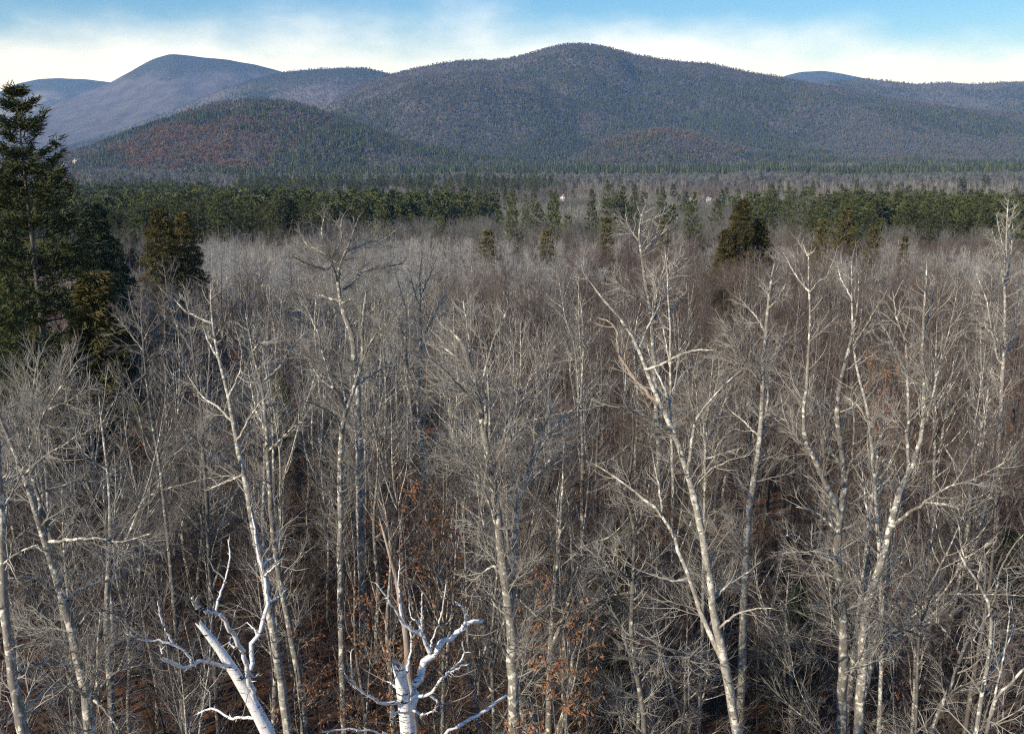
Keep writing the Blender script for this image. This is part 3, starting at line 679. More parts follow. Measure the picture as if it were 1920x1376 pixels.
hero_xy = []
for hi, h in enumerate(HERO):
    r = np.random.default_rng(100 + h['seed'])
    d = h['d']
    lines = []
    for si, (w0, w1, drift, pts) in enumerate(h['strokes']):
        n_ = len(pts); L = []
        d0 = d
        if si:                                              # start at the depth the parent line has there
            best = None
            for ln in lines:
                for q in ln:
                    e = np.hypot(q[4] - pts[0][0], q[5] - pts[0][1])
                    if best is None or e < best[0]: best = (e, q[1])
            d0 = best[1]
        s = np.linspace(0, 1, n_)
        for k, (px, py) in enumerate(pts):
            dep = d0 + drift*1.6*s[k]
            P = at(px, py, dep); sc_ = dep/(CP + (CY-py)/F*SP)/F
            L.append([P[0], dep, P[2], 0.45*(w0 + (w1-w0)*s[k])*sc_, px, py])
        if si == 0:                                         # carry the trunk on down to the ground
            a, b_ = np.array(L[0]), np.array(L[1])
            gz = float(ground_z(a[0], a[1])) - 0.15
            k = (a[2] - gz)/max(b_[2] - a[2], 0.3)
            gx = a[0] + np.clip((a[0]-b_[0])*k*0.5, -1.2, 1.2)
            mid = [a[0]*0.5 + gx*0.5 + (a[0]-gx)*0.12, d, a[2]*0.5 + gz*0.5, a[3]*1.06, 0, 9e9]
            low = [gx, d, gz + 0.5, a[3]*1.15, 0, 9e9]
            L = [[gx, d, gz, a[3]*1.5, 0, 9e9], low, mid] + L
        lines.append([tuple(q) for q in L])
    base = np.array(lines[0][0][:3]); hero_xy.append(base[:2])
    root = empty(h['name'], base); tag(root, h['label'], 'tree', None if 'dead' in h['name'] or 'snag' in h['name'] else 'traced bare trees of the near wood')
    if 'dead' in h['name']: root['group'] = 'bleached dead trees'
    elif 'snag' in h['name']: del root['label']; root['label'] = h['label']
    KR = 22
    allP, allR = [], []
    for si, ln in enumerate(lines):
        K = 40 if si == 0 else 20
        q = resample([x[:4] for x in ln], K)
        LEN = np.linalg.norm(np.diff(q[:, :3], axis=0), axis=1).sum()
        jit = r.standard_normal((K, 3))*q[:, 3:4]*(0.10 if si == 0 else 0.5 if h['broken'] else 0.35); jit[:2] = 0
        q[:, :3] += jit
        mb = MB()
        sides = 10 if q[:, 3].max() > 0.07 else 6
        P = (q[:, :3] - base)[None]; R = q[:, 3][None]
        broken = (h['broken'] and si == 0)
        tubes(mb, P, R, sides, 0, tip=not broken, wob=0.05, r=r)
        if broken:                                          # jagged torn end
            c = P[0, -1]; up_ = unit(P[0, -1] - P[0, -3]); rr0 = R[0, -1]
            ca = np.linspace(0, 2*math.pi, 11)[:-1]
            A = unit(np.cross(up_, [0, 1, 0.2])); B = np.cross(up_, A)
            ring = c + rr0*0.98*(np.cos(ca)[:, None]*A + np.sin(ca)[:, None]*B) + up_*(rr0*r.uniform(0.0, 2.4, 10)[:, None])
            V = np.concatenate([ring, (c - up_*0.03)[None]])
            mb.add(V, None, [(i, (i+1) % 10, 10) for i in range(10)], 1)
            V2 = np.concatenate([c + rr0*0.99*(np.cos(ca)[:, None]*A + np.sin(ca)[:, None]*B) - up_*0.02, ring]); 
            mb.add(V2, [(i, (i+1) % 10, 10 + (i+1) % 10, 10 + i) for i in range(10)], None, 0)
        mats = [M[h['bark']], M['deadwood']]
        if h['label'].startswith('leaning forked birch') and si == 3: mats = [M['deadwood'], M['deadwood']]
        if 'antlered' in h['label'] and si in (2, 3, 4, 5): mats = [M['birch_thin'], M['deadwood']]
        link('trunk' if si == 0 else 'limb', mb.mesh('trunk' if si == 0 else 'limb', mats, True), root)
        qq = resample(q, KR); allP.append(qq[:, :3] - base); allR.append(qq[:, 3])
    for (kx, ky, kw) in h['knots']:
        c = at(kx, ky, d) - base; rad = 0.5*kw*d/F*1.05
        mb = MB(); th = np.linspace(0, math.pi, 7); ph = np.linspace(0, 2*math.pi, 11)[:-1]
        V = np.stack([np.outer(np.sin(th), np.cos(ph)), np.outer(np.sin(th), np.sin(ph)), np.outer(np.cos(th), np.ones(10))*0.8], -1).reshape(-1, 3)
        V = c + V*rad*(1 + 0.12*r.standard_normal((len(V), 1)))
        V[:, 1] -= 0.05
        a = [(i*10 + j, i*10 + (j+1) % 10, (i+1)*10 + (j+1) % 10, (i+1)*10 + j) for i in range(6) for j in range(10)]
        mb.add(V, a, None, 0); link('burl', mb.mesh('burl', [M['bark_pale' if kw > 12 else 'bark_dark']], True), root)
    if h['broken']:                                         # short snapped-off spurs along the dead limbs
        P, R = np.array(allP)[1:], np.array(allR)[1:]; LNs = np.linalg.norm(np.diff(P, axis=1), axis=2).sum(1)
        mb = MB(); A1, R1, L1 = sprout(r, P, R, (LNs*9 + 2).astype(int), 0.1, 1.0, (0.5, 1.2), lambda t, i: 0.05 + 0.10*r.random(len(t))**2, 3, 0.2, 0.05, 0.009, 0.004)
        tubes(mb, A1, R1, 4); tag(link('spur', mb.mesh('spur', [M['birch_thin']]), root), kind='stuff')
    if h['twigs'] > 0:
        P, R = np.array(allP), np.array(allR)
        # cut the bare lower bole away so that twigs sprout from the upper part only
        trunk_cut = 0.45
        LN = np.linalg.norm(np.diff(P, axis=1), axis=2).sum(1)
        dens = 3.5*h['twigs']
        c1 = np.maximum(1, (LN*dens).astype(int)); c1[0] = int(LN[0]*dens*0.5)
        pxm = d/F
        mb = MB()
        A1, R1, L1 = sprout(r, P[1:], R[1:], c1[1:], 0.12, 1.0, (0.45, 1.05), lambda t, i: 0.45 + 0.9*(1-t)*np.clip(LN[1:][i]*0.5, 0.3, 1.5), 6, 0.16, 0.10, 0.011, 0.004)
        A0, R0, L0 = sprout(r, P[:1], R[:1], c1[:1], trunk_cut, 1.0, (0.6, 1.2), lambda t, i: 0.5 + 1.8*(1-t)+0*i, 6, 0.16, 0.10, 0.016, 0.004)
        A1, R1, L1 = np.concatenate([A1, A0]), np.concatenate([R1, R0]), np.concatenate([L1, L0])
        tubes(mb, A1, R1, 4, 0)
        if h['twigs'] > 0.3:
            A2, R2, L2 = sprout(r, A1, R1, np.maximum(1, (L1*5*h['fine']).astype(int)), 0.1, 1.0, (0.4, 0.95), lambda t, i: (0.3 + 0.5*(1-t))*L1[i]*0.9, 4, 0.16, 0.08, 0.0065, 0.0025)
            tubes(mb, A2, R2, 3, 0)
            A3, R3, L3 = sprout(r, A2, R2, np.maximum(1, (L2*8*h['fine']).astype(int)), 0.1, 1.0, (0.4, 0.9), lambda t, i: 0.14 + 0.35*L2[i], 3, 0.14, 0.06, 0.004, 0.0018)
            tubes(mb, A3, R3, 3, 0)
            # twigs on the traced limb ends themselves
            A4, R4, L4 = sprout(r, P[1:], R[1:], np.maximum(2, (LN[1:]*3*h['twigs']).astype(int)), 0.3, 1.0, (0.4, 1.1), lambda t, i: 0.25 + 0*t, 3, 0.15, 0.05, 0.006, 0.002)
            tubes(mb, A4, R4, 3, 0)
        link('crown', mb.mesh('crown', [M[h['twig']]]), root)

# ------------------------------------------------------------------ bare tree kinds for the wood behind
def make_bare(seed, H, r0, det, spread=1.0, fork=0.4, twig_r=0.004, mesh_trunk=None):
    """returns (trunk builder, crown builder); H metres tall, base radius r0"""
    r = np.random.default_rng(seed)
    K = 22; z = np.linspace(0, H*0.94, K); s = np.linspace(0, 1, K)
    ph = r.uniform(0, 6.28, 4); am = r.uniform(0.1, 0.35)
    lean = r.normal(0, 0.035, 2)
    x = lean[0]*z + am*np.sin(s*5 + ph[0])*s + 0.10*np.sin(s*13 + ph[1]); y = lean[1]*z + am*np.sin(s*4 + ph[2])*s + 0.1*np.sin(s*11 + ph[3])
    x -= x[0]; y -= y[0]
    P = np.stack([x, y, z], -1)[None]; R = (r0*((1-s)**0.85*0.93 + 0.07))[None]; R[0, 0] *= 1.35
    tm, cm = MB(), MB()
    tubes(tm, P, R, 8 if det > 1 else 6 if det == 1 else 4, 0, wob=0.04, r=r)
    leaders, LR = [P], [R]
    nf = r.integers(1, 4) if r.random() < fork + 0.4 else 0
    if nf:
        A, RA, LA = sprout(r, P, R, nf, 0.38, 0.62, (0.22, 0.5), lambda t, i: H*(0.95-t)*0.95, K, 0.035, 0.045, r0*0.6, 0.012, rfac=0.8)
        tubes(tm, A, RA, 6 if det > 1 else 4, 0, wob=0.04, r=r); leaders.append(A); LR.append(RA)
    P, R = np.concatenate(leaders), np.concatenate(LR)
    LN = np.linalg.norm(np.diff(P, axis=1), axis=2).sum(1)
    n1 = np.full(len(P), 12 if det > 1 else 11); n1[0] = 18 if det > 1 else 14
    A1, R1, L1 = sprout(r, P, R, n1, 0.36, 1.0, (0.5*spread, 1.05*spread), lambda t, i: 0.9 + 0.30*H*(1.02-t)*spread, 9 if det > 1 else 5, 0.10, 0.10, 0.034, 0.008, rfac=0.6)
    low, lr, ll = sprout(r, P[:1], R[:1], 5, 0.18, 0.4, (0.9, 1.4), lambda t, i: 1.4 + 0*t, 9 if det > 1 else 5, 0.15, 0.02, 0.02, 0.005, rfac=0.4)
    A1, R1, L1 = np.concatenate([A1, low]), np.concatenate([R1, lr]), np.concatenate([L1, ll])
    tubes(cm, A1, R1, 5 if det > 1 else 3, 0)
    if det > 1:
        A2, R2, L2 = sprout(r, A1, R1, np.maximum(2, (L1*2.9).astype(int)), 0.15, 1.0, (0.4, 0.95), lambda t, i: 0.25 + 0.34*L1[i]*(1.15-t), 5, 0.14, 0.09, 0.014, 0.004)
        tubes(cm, A2, R2, 3, 1)
        A3, R3, L3 = sprout(r, A2, R2, np.maximum(2, (L2*5.5).astype(int)), 0.1, 1.0, (0.4, 0.9), lambda t, i: 0.18 + 0.4*L2[i], 3, 0.13, 0.06, 0.006, 0.0025)
        tubes(cm, A3, R3, 3, 1)
        if det > 2:
            A4, R4, L4 = sprout(r, A3, R3, np.maximum(1, (L3*5).astype(int)), 0.2, 1.0, (0.4, 0.9), lambda t, i: 0.16 + 0.3*L3[i], 2, 0.1, 0.05, 0.0045, 0.002)
            tubes(cm, A4, R4, 3, 1)
    elif det == 1:
        A2, R2, L2 = sprout(r, A1, R1, np.maximum(2, (L1*3.2).astype(int)), 0.12, 1.0, (0.4, 0.95), lambda t, i: 0.3 + 0.38*L1[i]*(1.15-t), 3, 0.14, 0.08, 0.018, 0.006)
        tubes(cm, A2, R2, 3, 1)
        A3, R3, L3 = sprout(r, A2, R2, np.maximum(2, (L2*6.5).astype(int)), 0.1, 1.0, (0.4, 0.9), lambda t, i: 0.25 + 0.4*L2[i], 2, 0.1, 0.05, 0.011, 0.003)
        tubes(cm, A3, R3, 3, 1)
    else:
        A2, R2, L2 = sprout(r, A1, R1, 7, 0.1, 1.0, (0.4, 0.95), lambda t, i: 0.5 + 0.42*L1[i]*(1.15-t), 2, 0.1, 0.08, 0.036, 0.01, rfac=1.2)
        tubes(cm, A2, R2, 3, 1)
    return tm, cm

def joined(name, tm, cm, mats):
    mb = MB()
    for src in (tm, cm):
        n0 = mb.n; mb.v += src.v
        mb.q += [q + n0 for q in src.q]; mb.t += [t + n0 for t in src.t]; mb.qm += src.qm; mb.tm += src.tm; mb.n += src.n
    return mb.mesh(name, mats)

BARKS = ['bark_pale', 'bark_dark', 'bark_pale', 'bark_dark', 'birch_thin', 'birch_thin', 'bark', 'bark_pale', 'bark', 'bark_dark']
TWIGS = ['twig', 'twig_brown', 'twig', 'twig_red', 'twig', 'twig', 'twig_red', 'twig_brown', 'twig_brown', 'twig_red']
NEAR = []
for k in range(10):
    tm, cm = make_bare(300 + k, 16.0, [0.15, 0.12, 0.17, 0.11, 0.10, 0.13, 0.14, 0.16, 0.10, 0.12][k], 3 if k < 6 else 2, [0.9, 1.0, 1.1, 0.8, 0.7, 1.0, 1.0, 0.85, 0.75, 0.95][k])
    NEAR.append((tm.mesh('trunk', [M[BARKS[k]]], True), cm.mesh('crown', [M[BARKS[k]], M[TWIGS[k]]])))

def source(col, name, me):
    o = bpy.data.objects.new(name, me); col.objects.link(o); return o
MIDC = bpy.data.collections.new('mid_tree_kinds')
for k in range(8):
    tm, cm = make_bare(400 + k, 16.0, [0.14, 0.11, 0.16, 0.11, 0.10, 0.13, 0.12, 0.14][k], 1, [0.9, 1.0, 1.1, 0.8, 0.7, 1.0, 1.0, 0.85][k])
    source(MIDC, 'mid_tree_%02d' % k, joined('mid_tree', tm, cm, [M[BARKS[k]], M['twig_silver' if k in (0, 2, 5, 7) else TWIGS[k]]]))

# ------------------------------------------------------------------ conifers
def make_pine(seed, H, Rm, det, kind='pine'):
    r = np.random.default_rng(seed)
    tm, fm = MB(), MB()
    K = 12; s = np.linspace(0, 1, K); z = s*H
    P = np.stack([0.12*np.sin(s*4 + seed), 0.12*np.sin(s*3 + 2*seed), z], -1)[None]
    tubes(tm, P, (0.011*H*(1-s)+0.02)[None], 8 if det > 1 else 4)
    pine = kind == 'pine'
    rich = det == 3; det = min(det, 2)
    nw = {2: 23 if rich else 34, 1: 20, 0: 10}[det] if pine else {2: 46, 1: 24, 0: 11}[det]
    pos, dr, base_t = [], [], []
    LP, LR = [], []
    z0 = (0.30 if pine else 0.10)
    for w in range(nw):
        t = z0 + (0.985 - z0)*(w + r.uniform(-0.3, 0.3))/(nw-1); t = min(max(t, z0), 0.99)
        u = (t - z0)/(1 - z0)
        prof = ((1-u)**0.75*(0.55 + 0.45*min(1, u*4))) if pine else ((1-u)**0.58*(0.8 + 0.2*min(1, u*6)))
        nb = (6 if pine else 8) if det > 1 else (5 if pine else 6) if det else 4
        gap = r.random() < 0.16 and pine
        for b_ in range(nb):
            if gap and r.random() < 0.5: continue
            L = Rm*prof*(r.uniform(0.45, 1.3) if rich else r.uniform(0.6, 1.18)) + 0.25
            az = 2*math.pi*(b_/nb) + r.uniform(-0.5, 0.5) + w*1.3
            out = np.array([math.cos(az), math.sin(az), 0]); kk = 7
            ss = np.linspace(0, 1, kk)[:, None]
            if pine: zz = L*(0.05*ss + (0.22 + 0.5*u)*ss**2*(0.6 if u < 0.6 else 1.0) - (0.12*(1-u))*ss)
            else: zz = L*(0.16*ss - 0.42*ss**2*(1-0.6*u))
            q = np.array([0.1*math.sin(t*4 + seed), 0.1*math.sin(t*3 + 2*seed), t*H]) + out*L*ss + np.array([0, 0, 1])*zz
            q[:, :2] += 0.05*L*r.standard_normal((kk, 2))*ss
            LP.append(q); LR.append(np.linspace(0.018 + 0.012*L, 0.008, kk))
            nt = int((L*(4.2 if pine else 5.2) + 3)*(2.4 if rich else 1.0 if det > 1 else 0.55 if det else 0.5))
            tt = r.uniform(0.22 if pine else 0.12, 1.0, nt)**0.8
            f = tt*(kk-1)*0.999; i = f.astype(int); wq = (f-i)[:, None]
            c = q[i]*(1-wq) + q[i+1]*wq
            lat = r.normal(0, 0.24 if pine else 0.20, nt)*L*np.clip(1.15-tt, 0.2, 1)
            side = np.array([-out[1], out[0], 0])
            c = c + side*lat[:, None] + np.array([0, 0, 1])*(r.normal(0.03, 0.06 + 0.015*L, nt)[:, None] - (0 if pine else 0.16*np.abs(lat))[:, None] if not pine else r.normal(0.05, 0.07 + 0.012*L, nt)[:, None])
            dd = unit(out + side*np.sign(lat)[:, None]*0.8 + np.array([0, 0, 0.55 if pine else -0.25]))
            pos.append(c); dr.append(dd)
    LP, LR = np.array(LP), np.array(LR)
    if det > 0: tubes(tm, LP, LR, 3)
    pos, dr = np.concatenate(pos), np.concatenate(dr)
    if det == 2: blades(fm, r, pos, dr, 9 if pine else 8, 0.42 if pine else 0.34, 0.075 if pine else 0.085, 0.55, 0, 0.35)
    elif det == 1: blades(fm, r, pos, dr, 6, 0.62 if pine else 0.5, 0.17, 0.5, 0, 0.3)
    else: blades(fm, r, pos, dr, 4, 1.3, 0.5, 0.45, 0, 0.3)
    return tm, fm

CON = {}
def conifer_pair(key, seed, H, Rm, det, kind, needle):
    tm, fm = make_pine(seed, H, Rm, det, kind)
    CON[key] = (tm.mesh('trunk', [M['bark_dark']], True), fm.mesh('crown', [M[needle]]))
conifer_pair('pine_big', 1, 26.0, 4.6, 3, 'pine', 'needle')
conifer_pair('pine_near', 2, 23.0, 4.2, 3, 'pine', 'needle')
conifer_pair('hem_near', 3, 20.0, 4.0, 2, 'hemlock', 'hemlock')
conifer_pair('hem_small', 4, 14.0, 2.6, 2, 'hemlock', 'hemlock')
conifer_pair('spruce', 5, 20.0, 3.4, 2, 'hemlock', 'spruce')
for k in range(5): conifer_pair('pine%d' % k, 20 + k, 22.0, 3.9 + 0.35*(k % 3), 1, 'pine', 'needle')
conifer_pair('hem0', 30, 16.0, 3.0, 1, 'hemlock', 'hemlock'); conifer_pair('hem1', 31, 16.0, 2.4, 1, 'hemlock', 'hemlock')

def place_pair(name, pair, loc, rot, scl, label, cat, group):
    root = empty(name, loc); root.rotation_euler = (0, 0, rot); root.scale = scl
    tag(root, label, cat, group)
    link('trunk', pair[0], root); link('crown', pair[1], root)
    return root

CONLIST = [  # px of stem, py of tip, distance, mesh, natural height, width factor, name, label
 (32, 168, 60, 'pine_big', 26.0, 1.05, 'white_pine', 'huge white pine with layered branches rising above the ridge at the left edge'),
 (-60, 235, 66, 'pine_near', 23.0, 1.1, 'white_pine', 'second white pine half cut off by the left edge'),
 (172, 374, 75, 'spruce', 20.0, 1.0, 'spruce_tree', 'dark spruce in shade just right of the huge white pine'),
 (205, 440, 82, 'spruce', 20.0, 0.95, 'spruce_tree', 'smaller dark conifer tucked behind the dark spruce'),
 (167, 505, 55, 'hem_small', 14.0, 1.15, 'hemlock_tree', 'short olive hemlock below the dark spruce'),
 (296, 388, 100, 'hem_near', 20.0, 0.95, 'hemlock_tree', 'brown-tinged hemlock, left one of the pair above the bare wood'),
 (340, 394, 104, 'hem_near', 20.0, 1.0, 'hemlock_tree', 'brown-tinged hemlock, right one of the pair above the bare wood'),
 (10, 520, 52, 'pine_near', 23.0, 0.7, 'white_pine', 'lower white pine in front of the huge one at the left edge'),
 (1392, 370, 140, 'hem_near', 20.0, 1.05, 'hemlock_tree', 'large brown-green hemlock standing alone right of centre'),
 (1428, 408, 142, 'hem_small', 14.0, 1.1, 'hemlock_tree', 'smaller hemlock leaning against the right side of the lone brown-green one'),
 (1362, 428, 138, 'hem_small', 14.0, 0.9, 'hemlock_tree', 'low hemlock at the left foot of the lone brown-green one'),
 (1302, 362, 240, 'pine0', 22.0, 0.83, 'white_pine', 'broad dark pine directly left of the lone brown hemlock'),
 (960, 357, 215, 'pine1', 22.0, 0.72, 'white_pine', 'dark layered pine nearest the wood left of centre, low on the slope'),
 (1140, 340, 300, 'pine2', 22.0, 0.79, 'white_pine', 'tallest dark pine of the clump in the middle of the valley'),
 (1110, 355, 310, 'pine3', 22.0, 0.72, 'white_pine', 'pine on the left shoulder of the middle clump'),
 (1168, 350, 305, 'pine4', 22.0, 0.72, 'white_pine', 'pine close right of the tallest in the middle clump'),
 (1190, 348, 320, 'pine0', 22.0, 0.72, 'white_pine', 'second pine right of the tallest in the middle clump'),
 (1242, 352, 330, 'pine1', 22.0, 0.65, 'white_pine', 'slim pine between the middle clump and the broad dark pine'),
 (1041, 360, 260, 'pine3', 22.0, 0.65, 'white_pine', 'single bluish pine between the low pine and the middle clump'),
 (1000, 358, 330, 'pine2', 22.0, 0.72, 'white_pine', 'pine behind and right of the low layered pine'),
 (985, 365, 300, 'pine4', 22.0, 0.65, 'white_pine', 'pine against the right side of the low layered pine'),
 (916, 430, 165, 'hem1', 16.0, 1.3, 'hemlock_tree', 'narrow young hemlock among bare crowns below the low layered pine'),
 (1026, 430, 165, 'hem1', 16.0, 1.1, 'hemlock_tree', 'little pointed hemlock among bare crowns right of centre'),
 (1138, 405, 170, 'hem1', 16.0, 0.8, 'hemlock_tree', 'small hemlock spire below the tallest clump pine'),
 (1247, 402, 180, 'hem0', 16.0, 0.7, 'hemlock_tree', 'small hemlock spire below the slim pine'),
 (1590, 388, 200, 'hem0', 16.0, 1.2, 'hemlock_tree', 'rounded dark green conifer in front of the right-hand pine belt'),
 (1545, 408, 190, 'hem1', 16.0, 1.2, 'hemlock_tree', 'olive hemlock left of the rounded dark green one'),
 (1640, 420, 160, 'hem0', 16.0, 0.9, 'hemlock_tree', 'squat olive hemlock at the front edge of the right-hand belt'),
 (1698, 440, 150, 'hem1', 16.0, 0.6, 'hemlock_tree', 'tiny hemlock spire among the bare crowns at right'),
 (1516, 352, 300, 'pine2', 22.0, 1.0, 'white_pine', 'ragged pine standing apart left of the right-hand pine belt'),
 (1445, 345, 340, 'pine1', 22.0, 0.9, 'white_pine', 'pine above the lone brown hemlock to its right'),
 (1152, 985, 33, 'hem_small', 14.0, 0.6, 'hemlock_tree', 'young green hemlock in the understorey left of the leaning birch'),
 (1500, 1090, 34, 'spruce', 20.0, 0.5, 'spruce_tree', 'black-green young conifer in deep shade left of the spreading maple'),  # dark needles paint the shadow of a hemlock in this black gap
 (1895, 985, 36, 'spruce', 20.0, 0.5, 'spruce_tree', 'dark conifer low in the understorey near the right edge'),  # added with dark needles to stand in for the shade here
 (522, 690, 52, 'hem_small', 14.0, 0.5, 'hemlock_tree', 'slim olive hemlock behind the crooked trunk with the broken leader'),
 (1480, 350, 360, 'pine4', 22.0, 0.9, 'white_pine', 'pine left of the ragged one that stands apart'),
]
con_xy = []
for (px, py, d, key, H, wf, nm, lab) in CONLIST:
    P = at(px, py, d); g = float(ground_z(P[0], d)); hh = P[2] - g; s = hh/H
    w = wf*(0.5 + 0.5*s)
    place_pair(nm, CON[key], (P[0], d, g - 0.1), float(rng.uniform(0, 6.28)), (w, w, s), lab, 'tree', 'conifers picked out singly')
    con_xy.append((P[0], d))
con_xy = np.array(con_xy)

# ------------------------------------------------------------------ the wood: single trees nearest, the rest as one mass
r = np.random.default_rng(77)
hero_xy = np.array(hero_xy)
def wood_points(y0, y1, cell, half=0.62):
    out = []
    y = y0
    while y < y1:
        c = cell*(1 + 0.10*max(0, (y-60)/100))
        nx = int((2*half*y + 14)/c)
        xs = (np.arange(nx) - nx/2)*c + r.uniform(-0.46, 0.46, nx)*c; ys = y + r.uniform(-0.46, 0.46, nx)*c
        out.append(np.stack([xs, ys], 1)); y += c
    return np.concatenate(out)
pts = wood_points(25, 255, 3.3)
def near_any(p, q, dmin): return (np.hypot(p[:, None, 0]-q[None, :, 0], p[:, None, 1]-q[None, :, 1]) < dmin).any(1)
keep = ~near_any(pts, hero_xy, 1.3) & ~near_any(pts, con_xy, 2.2)
keep &= r.random(len(pts)) < 0.93
pts = pts[keep]
g = ground_z(pts[:, 0], pts[:, 1])
Hs = r.uniform(12.0, 17.2, len(pts)) - 0.006*pts[:, 1]
Hs *= np.where(r.random(len(pts)) < 0.22, r.uniform(0.5, 0.75, len(pts)), 1)
red = fbm(pts[:, 0]/26 + 3, pts[:, 1]/30 + 8, 3) + np.interp(pts[:, 0]/pts[:, 1], [-0.5, -0.05, 0.15, 0.5], [-0.10, -0.08, 0.04, 0.06])
px, py = proj(pts[:, 0], pts[:, 1], g + Hs)
# keep the left pines and the sky line clear: no bare crown higher than the photo's canopy
lim = np.interp(px, [0, 120, 350, 500, 700, 900, 1100, 1300, 1500, 1920], [640, 600, 430, 425, 405, 415, 425, 415, 420, 425])
over = py < lim
Hs = np.where(over, np.maximum(6, CAMZ - g - (lim - HOR)/F*pts[:, 1]*1.02), Hs)
inview = (px > -40) & (px < 1960)
score = np.where(inview, Hs/pts[:, 1], 0)
order = np.argsort(-score); single = order[:262]; rest = order[262:]
LM = [(20, 'trunk on the left edge'), (90, 'mottled left-leaning tree'), (275, 'slim feathery-crowned trunk'), (360, 'grey branching tree'), (430, 'bent yellowish trunk'), (500, 'crooked broken-leader trunk'),
      (610, 'twisted oak'), (655, 'fan-crowned forked maple'), (785, 'upright two-stemmed tree'), (905, 'burled maple'), (1010, 'fanning maple stems'), (1190, 'slender forked tree'), (1252, 'spotted birch pole'),
      (1295, 'leaning forked birch'), (1335, 'clump of thin pale stems'), (1428, 'pale twin-trunked tree'), (1518, 'antlered dead top'), (1585, 'spreading maple'), (1640, 'white-streaked stem'), (1735, 'outer maple stem'), (1885, 'greenish poplar')]
LOOK = {'bark': 'grey', 'bark_pale': 'pale grey', 'bark_dark': 'dark brown', 'birch_thin': 'whitish'}
def where_words(x):
    j = int(np.argmin([abs(x - q[0]) for q in LM])); dxx = x - LM[j][0]
    return ('right behind' if abs(dxx) < 14 else 'left of' if dxx < 0 else 'right of'), LM[j][1]
for i in single:
    reddish = red[i] > 0.55
    k = int(r.choice([3, 6, 9, 1, 8] if reddish else [0, 2, 4, 5, 7, 0, 2, 8]))
    s = Hs[i]/16.0; w = 0.5*s + 0.45
    wa, wb_ = where_words(px[i])
    zn = (0, 0, '%s bare %s tree %s %s the %s' % ('tall' if Hs[i] > 13.5 else 'low', LOOK[BARKS[k]], 'close by,' if pts[i, 1] < 42 else 'further in,' if pts[i, 1] < 58 else 'far in,', wa, wb_), 'bare trees around the ' + wb_)
    root = place_pair('bare_tree', NEAR[k], (pts[i, 0], pts[i, 1], g[i] - 0.1), float(r.uniform(0, 6.28)), (w, w, s), zn[2], 'tree', zn[3])

def scatter(name, P, kind, scl, rot, col, label, cat):
    me = bpy.data.meshes.new(name); me.vertices.add(len(P)); me.vertices.foreach_set('co', np.asarray(P, np.float32).ravel())
    for nm, ty, dat in (('kind', 'INT', kind.astype(np.int32)), ('scl', 'FLOAT', scl.astype(np.float32)), ('rot', 'FLOAT', rot.astype(np.float32))):
        a = me.attributes.new(nm, ty, 'POINT'); a.data.foreach_set('value', dat)
    o = link(name, me); tag(o, label, cat, kind='stuff')
    ng = bpy.data.node_groups.new(name, 'GeometryNodeTree')
    ng.interface.new_socket('Geometry', in_out='INPUT', socket_type='NodeSocketGeometry'); ng.interface.new_socket('Geometry', in_out='OUTPUT', socket_type='NodeSocketGeometry')
    n, l = ng.nodes, ng.links
    gi, go = n.new('NodeGroupInput'), n.new('NodeGroupOutput'); ip = n.new('GeometryNodeInstanceOnPoints'); ci = n.new('GeometryNodeCollectionInfo')
    ci.inputs['Collection'].default_value = col; ci.inputs['Separate Children'].default_value = True; ci.inputs['Reset Children'].default_value = True
    def attr(nm, ty):
        a = n.new('GeometryNodeInputNamedAttribute'); a.data_type = ty; a.inputs['Name'].default_value = nm; return a.outputs['Attribute']
    cx = n.new('ShaderNodeCombineXYZ'); l.new(attr('rot', 'FLOAT'), cx.inputs['Z'])
    l.new(gi.outputs[0], ip.inputs['Points']); l.new(ci.outputs[0], ip.inputs['Instance']); ip.inputs['Pick Instance'].default_value = True
    l.new(attr('kind', 'INT'), ip.inputs['Instance Index']); l.new(cx.outputs[0], ip.inputs['Rotation']); l.new(attr('scl', 'FLOAT'), ip.inputs['Scale'])
    l.new(ip.outputs[0], go.inputs[0])
    o.modifiers.new('scatter', 'NODES').node_group = ng
    return o
# the same wood goes on to the left of and behind the camera
bx = r.uniform(-75, 45, 900); by = r.uniform(-70, 60, 900)
okb = (np.hypot(bx, by) > 9) & ~((np.abs((bx + 1)*math.cos(SUN_AZ) - (by - 13)*math.sin(SUN_AZ)) < 10) & (by < 13)) & ~((by > 0) & (np.abs(bx) < 0.62*by + 7))
bx, by = bx[okb][:200], by[okb][:200]
kk = np.where(red[rest] > 0.555, r.choice([3, 6, 1, 6], len(rest)), r.choice([0, 2, 4, 5, 7], len(rest)))
kk = np.concatenate([kk, r.integers(0, 8, len(bx))]); hk = np.concatenate([Hs[rest]/16.0, r.uniform(0.7, 1.05, len(bx))])
wp = np.concatenate([np.stack([pts[rest, 0], pts[rest, 1], g[rest] - 0.1], 1), np.stack([bx, by, ground_z(bx, by) - 0.1], 1)])
scatter('bare_wood', wp, kk, hk, r.uniform(0, 6.28, len(wp)), MIDC,
        'grey haze of bare crowns filling the middle of the wood', 'woodland')

